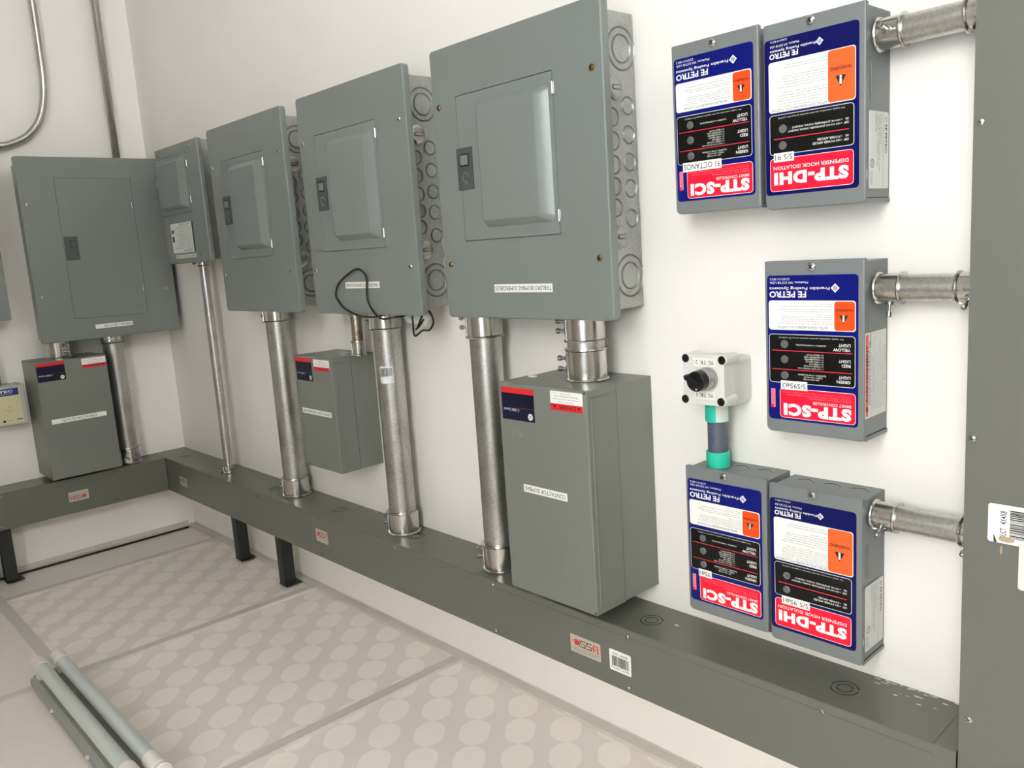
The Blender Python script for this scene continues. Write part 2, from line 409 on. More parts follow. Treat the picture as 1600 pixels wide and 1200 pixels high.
# ================================================================== TRUNKING
W = .1016
def knock(b, F, u, v, r0, r1, m, a=20, groove=SLOT):
    for r in (r0, r1):
        b.ring(F, u, v, r-.0009, r+.0009, .0004, groove, 30, a, a+165); b.ring(F, u, v, r-.0009, r+.0009, .0004, groove, 30, a+180, a+345)
def dissa(b, F, u0, v0, u1, v1, flip=False, simple=False):
    """silver maker's plate: red plug, dark letters crossed by a red stroke"""
    w_, h_ = u1-u0, v1-v0
    b.slab(F, u0, v0, u1, v1, 0, .0003, DISG, .0018)
    def X(a): return (u1-a*w_) if flip else (u0+a*w_)
    def Y(c): return (v1-c*h_) if flip else (v0+c*h_)
    def R(a0, c0, a1, c1, m, h=.00045):
        ua, ub = sorted((X(a0), X(a1))); va, vb = sorted((Y(c0), Y(c1))); b.rect(F, ua, va, ub, vb, h, m)
    R(.07, .66, .14, .69, REDG); R(.07, .54, .14, .57, REDG)
    pts = [(.15, .44)] + [(.20+.09*math.cos(math.radians(t)), .615+.175*math.sin(math.radians(t))) for t in range(-90, 91, 20)] + [(.15, .79)]
    P = [(X(a), Y(c)) for a, c in pts]; b.flat(F, P, .00045, REDG)
    dk = INK
    R(.29, .42, .315, .82, dk)
    for a in (.34, .54):
        R(a, .76, a+.17, .81, dk); R(a, .64, a+.03, .76, dk); R(a, .42, a+.17, .47, dk); R(a+.14, .47, a+.17, .59, dk)
        R(a, .59, a+.17, .64, REDG, .0005)
    R(.71, .59, .76, .64, REDG)
    R(.76, .42, .80, .81, REDG); R(.80, .76, .92, .81, REDG); R(.89, .36, .93, .81, REDG); R(.80, .58, .90, .62, REDG)
    R(.06, .27, .95, .285, INKG); 
    if not simple:
        t0, t1 = sorted((X(.12), X(.85))); q0, q1 = sorted((Y(.12), Y(.2)))
        b.text(F, t0, q0, t1, q1, 'SISTEMAS DE CANALIZACION ELECTRICA', INKG, .00045, 180 if flip else 0, 0, 1)
def barcode(b, F, u0, v0, u1, v1, rot=0):
    b.slab(F, u0, v0, u1, v1, 0, .0003, WHITE, .0025)
    w_, h_ = u1-u0, v1-v0; rnd = random.Random(3)
    if rot == 0:
        b.text(F, u0+.16*w_, v0+.78*h_, u0+.42*w_, v0+.88*h_, 'DUCT', INK, .00045, 0, .01); b.text(F, u0+.5*w_, v0+.78*h_, u0+.86*w_, v0+.88*h_, '4X4X8', INK, .00045, 0, .01)
        a = .12
        while a < .88:
            k = rnd.choice((.008, .012, .02, .028)); b.rect(F, u0+a*w_, v0+(.24 if rnd.random() < .8 else .2)*h_, u0+(a+k)*w_, v0+.72*h_, .0005, INK); a += k+rnd.choice((.008, .012, .018))
        b.text(F, u0+.06*w_, v0+.1*h_, u0+.9*w_, v0+.18*h_, '7 453059 102385', INK, .00045, 0)
    else:
        b.text(F, u0+.27*w_, v0+.14*h_, u0+.41*w_, v0+.40*h_, 'DUCT', INK, .00045, 90, .012); b.text(F, u0+.27*w_, v0+.5*h_, u0+.41*w_, v0+.84*h_, '4X4X8', INK, .00045, 90, .012)
        a = .16
        while a < .86:
            k = rnd.choice((.008, .014, .022, .03)); b.rect(F, u0+.48*w_, v0+a*h_, u0+.83*w_, v0+(a+k)*h_, .0005, INK); a += k+rnd.choice((.007, .011, .018))
        b.text(F, u0+.86*w_, v0+.03*h_, u0+.95*w_, v0+.9*h_, '7 453059 102385', INK, .00045, 90)

def trough(F_axis, name, loc, label):
    return thing(name, loc, label, 'cable trunking')
# long one
t = thing('wireway', (1.2, -.05, 0), 'long grey square trunking along the long wall under the row of panels', 'cable trunking')
b = MB(); b.box(W*.0+.0005, 2.3465, -W, -.0008, -W, 0, DUCT, .0015)
b.box(2.3465, 2.3700, -W, -W+.0015, -W, 0, DUCT); b.box(2.3465, 2.3700, -W+.0015, -.001, -.0015, 0, DUCT); b.box(2.3465, 2.3700, -.0025, -.001, -W, -.0015, DUCT)
b.box(2.35, 2.3515, -W+.0015, -W+.010, -W+.004, -.0015, GALV)
F = top(0)
for x, y in ((2.223, -.0531), (1.9225, -.0533), (1.319, -.0487), (1.0275, -.0494), (.7289, -.0552), (.1425, -.0536)):
    knock(b, F, x, y, .0095, .0165, DUCT, 20)
for k in range(26):                       # paint knocked off along the wall edge
    x = 2.24+random.random()*.1; y = -.004-random.random()*(.004 if k < 15 else .03); r = .0008+random.random()*.0016
    b.flat(F, circ(x, y, r*random.uniform(1, 3), 7, r*.6), .0003, EDGE)
b.flat(F, circ(1.962, -.044, .004, 8, .0022), .0003, EDGE)
for k in range(12):
    x = 1.03+random.random()*.09; b.flat(F, circ(x, -.003-random.random()*.008, random.uniform(.001, .004), 7, .0012), .0003, EDGE)
# folded lip line along the front edge
b.box(W, 2.3465, -W-.0006, -W, -.0125, -.0118, DUCT)
b.build('body', t)
F = front(-W)
for x, z in ((2.217, -.0117), (2.2165, -.0945), (1.9138, -.011), (1.9121, -.0945), (1.6137, -.0092), (1.6131, -.0945), (1.3171, -.009), (1.3145, -.0945), (1.0185, -.0095), (1.0176, -.0945), (.7195, -.0109), (.7233, -.0936), (.4248, -.0087), (.4221, -.0945)):
    screw(F, x, z, .0032 if x > 1.1 else .0022, t, None if x > 1.1 else LATCH)
b = MB(); dissa(b, F, 1.7958, -.0712, 1.8592, -.0416); b.build('maker_sticker', t)
b = MB(); barcode(b, F, 1.8770, -.0745, 1.9188, -.0405); b.build('barcode_sticker', t)
b = MB(); dissa(b, F, 1.0000, -.0645, 1.0517, -.0350, simple=True); b.build('maker_sticker', t)
b = MB(); dissa(b, F, .2021, -.0685, .2541, -.0410, simple=True); b.build('maker_sticker', t)
b = MB(); b.box(W+.0005, W+.004, -W-.0008, -W+.001, -W, 0, SLOT); b.build('corner_gap', t)
# one on the left wall
t = thing('wireway', (.05, -.6, 0), 'grey square trunking on the short end wall, under the panel marked TABLERO DE LUCES', 'cable trunking')
b = MB(); b.box(.0008, W, -1.4, -W-.0005, -W, 0, DUCT, .0015)
b.build('body', t)
F = side(W)
for y, z in ((-.2543, -.0082), (-.2535, -.0908), (-.545, -.0082), (-.5545, -.0925)): screw(F, y, z, .0024, t, LATCH if y > -.5 else SCRW)
b = MB(); dissa(b, F, -.3818, -.0682, -.3286, -.0395, flip=True, simple=True); b.build('maker_sticker', t)
# vertical one at the right
XD = 2.372
t = thing('wireway', (XD+.05, -.05, 1.6), 'wide grey upright trunking that fills the right edge of the photo', 'cable trunking')
b = MB(); b.box(XD, XD+.1524, -W, -.0008, -.25, 2.44, DUCT, .0015); b.build('body', t)
F = front(-W)
for x, z in ((2.3784, .6586), (2.3786, .3506), (2.3818, .0437), (2.5160, .6586), (2.516, .3506)): screw(F, x, z, .0036, t)
b = MB(); barcode(b, F, 2.3948, .2468, 2.4360, .2868, 90); b.flat(F, [(2.4005, .2472), (2.4035, .2466), (2.402, .2515), (2.4, .2555)], .0006, INKG)
b.flat(F, circ(2.412, .2515, .0075, 12, .003), .0006, TAN); b.flat(F, circ(2.4075, .2395, .0012, 8, .005), .0003, TAN)
b.build('barcode_sticker', t)
b = MB(); b.slab(F, 2.4235, .2020, 2.4560, .2490, .0004, .0008, PAPER, .003); b.build('sticker', t)

# ================================================================== BREAKER PANELS
def disc_plug(F, u, v, parent, PM=None):
    PM = PM or GALV
    b = MB(); b.disc(F, u, v, [(.0168, 0), (.0165, .0018), (.0130, .0040), (.0100, .0034), (0, .0034)], PM, 28)
    b.slab(F, u-.0088, v-.0034, u+.0088, v+.0034, .0032, .0040, LATCH, .0033)
    b.slab(F, u-.0076, v-.0022, u+.0076, v+.0022, .0036, .0046, PM, .0021)
    return b.build('knockout_plug', parent)

GROOVE = mat('pressed_groove', (104, 106, 104), .5, .3)
def kring(b, F, u, v, r, n):
    b.ring(F, u, v, r-.0017, r-.0004, .0010, GALV, n); b.ring(F, u, v, r+.0004, r+.0017, .0010, GALV, n)
    for a in (20, 200): b.ring(F, u, v, r-.00045, r+.00045, .0003, GROOVE, n, a, a+150, .0002)
def load_center(x0, xb, label, group, txt, scrm, tape, crack=False, plug=True):
    """x0 = left edge of cover, xb = right face of the galvanized box"""
    z0, z1, x1, yc = .4605, .8860, x0+.3625, -.1127
    t = thing('breaker_panel', (x0+.18, 0, z1), label, 'breaker panel', group)
    b = MB(); bx0 = x0+.04
    b.box(bx0, xb, yc+.004, -.0008, .471, .8825, GALV, .002)
    F = side(xb)
    rings = [(-.029, .833, .019, .029), (-.029, .518, .019, .030)]
    for u, v, a, c in rings:
        kring(b, F, u, v, a, 34); kring(b, F, u, v, c, 38)
    for v in (.757, .717, .679, .642, .600): kring(b, F, -.020, v, .0122, 24)
    for v in (.740, .7076, .675, .645, .6155): kring(b, F, -.0535, v, .0122, 24)
    if crack:
        for k in range(14):
            zz = .50+.09*k/13; b.flat(F, circ(-.006+random.uniform(-.003, .002), zz, .0016, 6, .0045), .0006, EDGE)
    for k in range(10):
        b.flat(F, circ(-.003, random.uniform(.48, .88), .0006, 6, .006), .0005, EDGE)
    bd = b.build('enclosure', t)
    PM = GALV if scrm else CAST
    disc_plug(F, -.046, .780, bd, PM); disc_plug(F, -.048, .5746, bd, PM)
    # cover with door opening
    F = front(yc+.0035, x0, z0); Wd, H = x1-x0, z1-z0
    du0, dv0, du1, dv1 = .0585, .1230, .2700, .3480
    o = lambda q: rr(q, q, Wd-q, H-q, max(.007-q, .002))
    i_ = rr(du0, dv0, du1, dv1, .002)
    b = MB(); b.loft(F, [(o(0), -.010), (o(0), .0012), (o(.0007), .0028), (o(.0022), .0035), (i_, .0035), (i_, -.004)], PANEL, False, False)
    b.rect(F, du0-.004, dv0-.004, du1+.004, dv1+.004, -.004, SLOT)
    cv = b.build('cover', t)
    # door
    g = .0011
    b = MB(); b.slab(F, du0+g, dv0+g, du1-g, dv1-g, -.002, .0042, DOORP, .002, .0006)
    P0 = rr(.112, .142, .2615, .332, .010, 6); P1 = rr(.1185, .151, .2435, .3225, .006, 6); P2 = rr(.1205, .153, .2415, .3205, .006, 6)
    b.loft(F, [(P0, .0042), (rr(.1125, .1425, .2608, .3312, .010, 6), .0048), (P1, .0155), (P2, .0162)], DOORP, False, True, True)
    dr = b.build('door', t)
    b = MB(); b.slab(F, .054, .2035, .0905, .268, .0042, .0062, LATCH, .001, .0006)
    b.slab(F, .0625, .2395, .0835, .2585, .0062, .0066, SLOT); b.slab(F, .066, .2415, .0815, .2565, .0066, .0092, PANEL, .001, .0008)
    b.ring(F, .0730, .2225, .0062, .0074, .0068, PANEL, 20, 0, 300, .0061); b.ring(F, .073, .2085, .005, .006, .0068, PANEL, 20, 20, 160, .0061)
    b.build('latch', dr)
    for hv in (.150, .324):
        b = MB(); b.lathe(F.P(du1+.0004, hv-.0085, .0052), (0, 0, 1), [(0, 0), (0, .0024), (.0168, .0024), (.0168, 0)], SCRW, 10)
        b.rect(F, du1-.003, hv-.008, du1+.0035, hv+.008, .0045, SCRW); b.build('hinge', dr)
    for u, v in ((.0165, .337), (.3430, .3370), (.0165, .0875), (.3410, .0875)): screw(F, u, v, .0046, cv, scrm, 'cover_screw').location += D((0, -.0035, 0))
    u0, v0, u1, v1 = tape
    b = MB(); b.slab(F, u0, v0, u1, v1, .0035, .0038, WHITE); b.text(F, u0+.002, v0+.003, u1-.002, v1-.003, txt, INK, .0040, 180, 0., 2)
    b.build('tape_label', t)
    return t
GP = 'row of grey breaker panels with raised doors'
load_center(1.5645, 1.890, 'largest grey breaker panel in view, with brass screws and tape TABLERO BOMBAS SUMERGIBLES', GP, 'TABLERO BOMBAS SUMERGIBLES', BRASS, (.1205, .041, .2475, .0535))
t3 = load_center(1.1275, 1.430, 'grey breaker panel with a black cable looped over its tape TABLERO DE DISPENSADORES', GP, 'TABLERO DE DISPENSADORES', None, (.1215, .0505, .2385, .0625), True)
load_center(.6985, .972, 'grey breaker panel without tape, beside the smallest panel', GP, 'X', None, (.1, .05, .2, .06))
# the third has no tape
for o in [o for o in bpy.data.objects if o.name.startswith('tape_label')][-1:]: bpy.data.objects.remove(o)

# small panel beside the corner
t = thing('breaker_panel', (.46, 0, .886), 'smallest grey breaker panel, beside the corner, with a printed sheet below its door', 'breaker panel')
b = MB(); b.box(.345, .585, -.091, -.0008, .590, .884, GALV, .002); b.build('enclosure', t)
F = front(-.0915); x0, x1, z0, z1 = .3215, .5990, .5825, .8865
o = lambda q: rr(x0+q, z0+q, x1-q, z1-q, max(.005-q, .001)); i_ = rr(.3235, .7110, .5285, .8610, .002)
b = MB(); b.loft(F, [(o(0), -.008), (o(0), .0015), (o(.0015), .0035), (i_, .0035), (i_, -.003)], PANEL, False, False); b.rect(F, .3225, .708, .532, .864, -.003, SLOT); cv = b.build('cover', t)
b = MB(); b.slab(F, .3245, .712, .5275, .860, -.002, .0042, DOORP, .002, .0006)
b.loft(F, [(rr(.338, .722, .512, .851, .009, 6), .0042), (rr(.345, .731, .487, .843, .006, 6), .0150), (rr(.347, .733, .485, .841, .005, 6), .0158)], DOORP, False, True, True)
dr = b.build('door', t)
b = MB(); b.slab(F, .3120, .752, .3395, .820, .0042, .0062, LATCH, .001, .0006); b.slab(F, .318, .79, .334, .81, .0062, .009, PANEL, .001, .0008); b.build('latch', dr)
for v in (.742, .832):
    b = MB(); b.lathe(F.P(.529, v-.008, .0050), (0, 0, 1), [(0, 0), (0, .0022), (.016, .0022), (.016, 0)], SCRW, 10); b.build('hinge', dr)
for u, v in ((.3473, .8698), (.5541, .8696), (.3412, .6), (.5452, .6012)): screw(F, u, v, .0042, cv, None, 'cover_screw').location += D((0, -.0035, 0))
b = MB(); b.slab(F, .3675, .6105, .5065, .6885, .0035, .0039, PAPER)
b.rect(F, .5075, .6115, .5165, .6885, .0038, INK)
for k in range(11): b.text(F, .39+.01*(k % 3), .622+.0054*k, .503, .6245+.0054*k, random.Random(k).choice(('USE COPPER WIRE ONLY SUITABLE FOR THESE LUGS', 'MAIN LUGS 125 A MAX 120/240 V 1 PHASE 3 WIRE', 'SHORT CIRCUIT RATING SEE BREAKER LABEL 10000 A')), INKG, .0041, 180, 0, 1)
b.rect(F, .372, .64, .386, .655, .0041, INKG); b.rect(F, .372, .662, .386, .672, .0041, INKG); b.text(F, .44, .613, .5, .6195, 'LUGS DATA', INK, .0041, 180); b.text(F, .43, .6815, .5, .6865, 'LOAD CENTER', INK, .0041, 180)
b.build('data_sheet', t)
b = MB(); b.slab(F, .3820, .5965, .5160, .6055, .0035, .0038, PAPER); b.text(F, .385, .5985, .513, .6035, 'TABLERO CONTROL Y FUERZA', INK, .0040, 180); b.build('tape_label', t)

# flat panel on the end wall
xf = .1543
t = thing('breaker_panel', (0, -.21, .888), 'broad flat-doored grey breaker panel on the end wall, taped TABLERO DE LUCES', 'breaker panel')
b = MB(); b.box(.0008, xf-.004, -.3705, -.045, .396, .8805, GALV, .002)
Fs = Face((0, -.3705, 0), (-1, 0, 0), (0, 0, 1))
for z in (.45, .50, .56, .62, .68, .74, .80): b.ring(Fs, -.04, z, .0112, .0138, .001, GALV, 20); b.ring(Fs, -.09, z+.02, .0112, .0138, .001, GALV, 20)
b.build('enclosure', t)
F = side(xf-.0035); y0, y1, z0, z1 = -.3990, -.0225, .3915, .8880
o = lambda q: rr(y0+q, z0+q, y1-q, z1-q, max(.006-q, .001)); i_ = rr(-.3095, .4492, -.1100, .8325, .001)
b = MB(); b.loft(F, [(o(0), -.012), (o(0), .0015), (o(.0015), .0035), (i_, .0035), (i_, -.003)], PANEL, False, False); b.rect(F, -.312, .446, -.108, .835, -.003, SLOT); cv = b.build('cover', t)
b = MB(); b.slab(F, -.3085, .4500, -.1106, .8317, -.002, .0036, PANEL, .001, .0004); dr = b.build('door', t)
b = MB(); b.slab(F, -.3067, .6117, -.2718, .6756, .0036, .0052, LATCH, .001, .0005); b.slab(F, -.2925, .645, -.2765, .665, .0052, .0054, SLOT); b.slab(F, -.291, .6465, -.278, .6635, .0054, .0068, LATCH, .001, .0006); b.build('latch', dr)
for z in (.7558, .5229):
    b = MB(); b.lathe(F.P(-.1145, z-.009, .0044), (0, 0, 1), [(0, 0), (0, .002), (.018, .002), (.018, 0)], SCRW, 10); b.build('hinge', dr)
for u, v in ((-.381, .7625), (-.3789, .516), (-.0438, .7637), (-.0469, .515)): screw(F, u, v, .0045, cv, None, 'cover_screw').location += D((.0035, 0, 0))
b = MB(); b.slab(F, -.2585, .4180, -.1572, .4298, .0035, .0038, WHITE); b.text(F, -.235, .4205, -.159, .4270, 'TABLERO DE LUCES', INK, .0040, 180); b.build('tape_label', t)

# cover corner of the next panel at the left edge of the picture
t = thing('breaker_panel', (0, -.63, .888), 'grey breaker panel cut off by the left edge of the photo', 'breaker panel')
b = MB(); b.box(.0008, .116, -.79, -.50, .48, .88, GALV, .002); b.build('enclosure', t)
b = MB(); b.slab(side(.112), -.82, .4638, -.4545, .888, 0, .008, PANEL, .006, .0018); b.build('cover', t)

# ================================================================== CONTACTOR BOXES
def ge_label(b, F, u0, v0, u1, v1):
    w_, h_ = u1-u0, v1-v0
    b.slab(F, u0, v0, u1, v1, 0, .0003, NAVY); b.rect(F, u0, v0+.83*h_, u1, v1, .0004, REDG)
    b.text(F, u0+.06*w_, v0+.27*h_, u0+.54*w_, v0+.36*h_, 'C-2000 Control', WHITE, .00045, 180, 0)
    cu, cv, r = u0+.875*w_, v0+.155*h_, .075*w_
    b.flat(F, circ(cu, cv, r, 20), .00045, WHITE); b.ring(F, cu, cv, r*.78, r*.86, .0006, NAVY, 20, base=.0005)
    b.text(F, cu-r*.5, cv-r*.4, cu+r*.5, cv+r*.4, 'GE', NAVY, .0005, 180, .02)
    b.rect(F, u0+.5*w_, v0+.39*h_, u1-.02*w_, v0+.395*h_, .00045, REDG)
def danger(b, F, u0, v0, u1, v1):
    w_, h_ = u1-u0, v1-v0
    b.slab(F, u0, v0, u1, v1, 0, .0003, WHITE, .0012); b.rect(F, u0, v0, u1, v0+.36*h_, .0004, REDG)
    b.text(F, u0+.26*w_, v0+.1*h_, u0+.78*w_, v0+.27*h_, 'DANGER', INK, .00045, 180, .02)
    for c in (.13, .88): b.flat(F, [(u0+(c-.05)*w_, v0+.27*h_), (u0+(c+.05)*w_, v0+.27*h_), (u0+c*w_, v0+.1*h_)][::1], .00045, INK)
    for k, (s_, a, c) in enumerate((('Hazardous Voltage', .25, .72), ('Turn off all power before working on this equipment', .06, .94), ('Electrical shock will cause serious', .14, .86), ('injury or death', .32, .62))):
        b.text(F, u0+a*w_, v0+(.42+.14*k)*h_, u0+c*w_, v0+(.50+.14*k)*h_, s_, INK, .00045, 180, 0, 1)
    b.text(F, u0+.03*w_, v0+.91*h_, u0+.18*w_, v0+.94*h_, '304A0878', INK, .00045, 180, 0, 1)
def contactor(F, u0, u1, z0, z1, d, label, tape, txt, gl, dl, seam, axis_y=True):
    """F: wall face; box u0..u1; d depth; seam height of the joint"""
    t = thing('contactor_box', F.P((u0+u1)/2, z1, 0), label, 'electrical box', 'grey contactor boxes')
    b = MB(); b.slab(F, u0+.0008, z0+.0008, u1-.0008, z1-.0008, .0008, seam-.0014, CBOX, .0015, .0004); b.slab(F, u0+.004, z0+.004, u1-.004, z1-.004, seam-.0014, seam, SLOT); b.build('back_box', t)
    b = MB(); b.slab(F, u0, z0, u1, z1, seam, d, CBOX, .0015, .0025)
    # embossed frame on the side that faces the camera (and on the far side)
    for sgn, uu in ((1, u1),):
        Fs = Face(F.P(uu, 0, 0), -F.n, F.ev) if True else None
        Fs = Face(F.P(uu, 0, 0), tuple(-F.n), tuple(F.ev)); Fs.n = F.eu.copy()
        a0, a1 = -d+.0085, -seam-.004
        for p in ((a0, z0+.012, a0+.0022, z1-.009), (a0, z1-.0112, a1, z1-.009), (a0, z0+.0105, a1, z0+.0127)):
            b.slab(Fs, p[0], p[1], p[2], p[3], -.0005, .0016, CBOX, 0, .0008)
    b.build('cover', t)
    Ff = Face(F.P(0, 0, d), tuple(F.eu), tuple(F.ev))
    b = MB(); ge_label(b, Ff, *gl); b.build('brand_label', t)
    b = MB(); danger(b, Ff, *dl); b.build('warning_label', t)
    b = MB(); u, v, uu, vv = tape; b.slab(Ff, u, v, uu, vv, 0, .0003, WHITE); k = .18*(uu-u) if txt.endswith('LUCES') else .003
    b.text(Ff, u+k, v+.0028, uu-k, vv-.0028, txt, INK, .00045, 180, 0); b.build('tape_label', t)
    return t, Ff
FW = front(0)
t, Ff = contactor(FW, 1.7160, 1.8985, .0330, .3665, .148, 'largest grey contactor box, taped CONTACTOR BOMBAS', (1.7605, .1985, 1.8520, .2105), 'CONTACTOR BOMBAS', (1.7232, .3098, 1.7940, .3600), (1.8290, .3340, 1.8920, .3625), .0835)
b = MB(); b.ring(Ff, 1.752, .2815, .0104, .0120, .0008, CBOX, 28, 20, 250); b.build('embossed_ring', t)
hw, cx_, zt, zb_ = .0142, 1.8527, .147, .066
arc = [(cx_+hw*math.cos(math.radians(a)), zb_+hw*math.sin(math.radians(a))) for a in range(180, 361, 15)]
line_ = [(cx_-hw, zt)] + arc + [(cx_+hw, zt)]
b = MB(); b.tube([Ff.P(u, v, 0) for u, v in line_], .0008, CBOX, 8); b.build('embossed_slot', t)
for v in (.3630, .0370): b = MB(); b.disc(Ff, 1.8955, v, [(.0018, 0), (0, .001)], SLOT, 8); b.build('corner_hole', t)
contactor(FW, 1.0020, 1.1530, .1180, .3660, .1082, 'smaller grey contactor box between two fat pipes, taped CONTACTOR DISPENSADORES', (1.0135, .2385, 1.1365, .2500), 'CONTACTOR DISPENSADORES', (1.0050, .3120, 1.0735, .3620), (1.0825, .3370, 1.1470, .3612), .0600)
contactor(side(0), -.4235, -.2396, .0132, .3435, .1440, 'grey contactor box on the end wall, taped CONTACTOR DE LUCES', (-.4038, .1690, -.2608, .1820), 'CONTACTOR DE LUCES', (-.4215, .2885, -.3508, .3395), (-.3063, .3120, -.2428, .3385), .0820)
# its galvanized-looking far side is the one seen: nothing else needed

# ================================================================== PUMP CONTROLLERS
def lens(F, u, v, r, parent):
    b = MB(); b.disc(F, u, v, [(r, 0), (r, .0012), (r*.8, .0020), (r*.45, .0016), (0, .0022)], LENS, 18); return b.build('indicator_lens', parent)
PARA = ['ELECTRIC SHOCK HAZARD - This controller has two power supply connection', 'points, one 120 - 240 volt single phase 50 to 60 Hz, and one 120 to 240 volt', 'single phase 50 to 60 Hz. Failure to disconnect both power supply connection', 'points before servicing controller or submerged turbine pump could result in', 'death or serious injury.',
        'Verify power to submerged turbine pump is not present before servicing', 'submerged turbine pump. Failure to do so could result in death or serious injury.', 'Always use lockout and tagout of power source during servicing controller or', 'submerged turbine pump.']
PARB = ['ELECTRIC SHOCK HAZARD-This isolation controller has up to', 'nine 120 volt single phase 50/60 Hz power supply connections', 'points from dispensers. Failure to disconnect all power supply', 'connection points before servicing this isolation controller, the', 'submerged turbine pump, or any other equipment connected', 'to this controller could result in death or serious injury.', '', 'Verify power to interconnected controller or other equipment', 'is not present before servicing this equipment. Failure to do', 'so could result in death or serious injury. Verify power to', 'submerged turbine pump is not present before servicing', 'submerged turbine pump. Failure to do so could result in', 'death or serious injury.', '', 'Always use lockout and tagout of power source during', 'servicing of controller or submerged turbine pump.']
def head_text(b, F, dhi):
    h = .0007
    if not dhi:
        b.line(F, .0336, .1893, .0026, '223876101 REV.2', WHITE, h, .0260); b.text(F, .0076, .1836, .0569, .1868, 'Madison, WI 53718 USA', WHITE, h)
        b.text(F, .0070, .1762, .0836, .1806, 'Franklin Fueling Systems', WHITE, h, 180, .012); c = (.0902, .1782, .0053)
        b.text(F, .0068, .1672, .0546, .1748, 'FE PETRO', WHITE, h, 180, .028)
    else:
        b.line(F, .0304, .1905, .0022, '223829101 REV A', WHITE, h, .0210); b.text(F, .0088, .1838, .0450, .1866, 'Madison, WI 53718 USA', WHITE, h)
        b.text(F, .0088, .1783, .0648, .1820, 'Franklin Fueling Systems', WHITE, h, 180, .012); c = (.0695, .1800, .0045)
        b.text(F, .0080, .1712, .0438, .1774, 'FE PETRO', WHITE, h, 180, .028)
    u, v, r = c
    b.flat(F, [(u-r, v), (u, v-r), (u+r, v), (u, v+r)], h, WHITE)
    b.ring(F, u, v, r*.42, r*.52, h+.0002, BLUE, 16, base=h+.0001)
    b.text(F, u-r*.28, v-r*.3, u+r*.28, v+r*.3, 'N', BLUE, h+.0001, 180, .03)
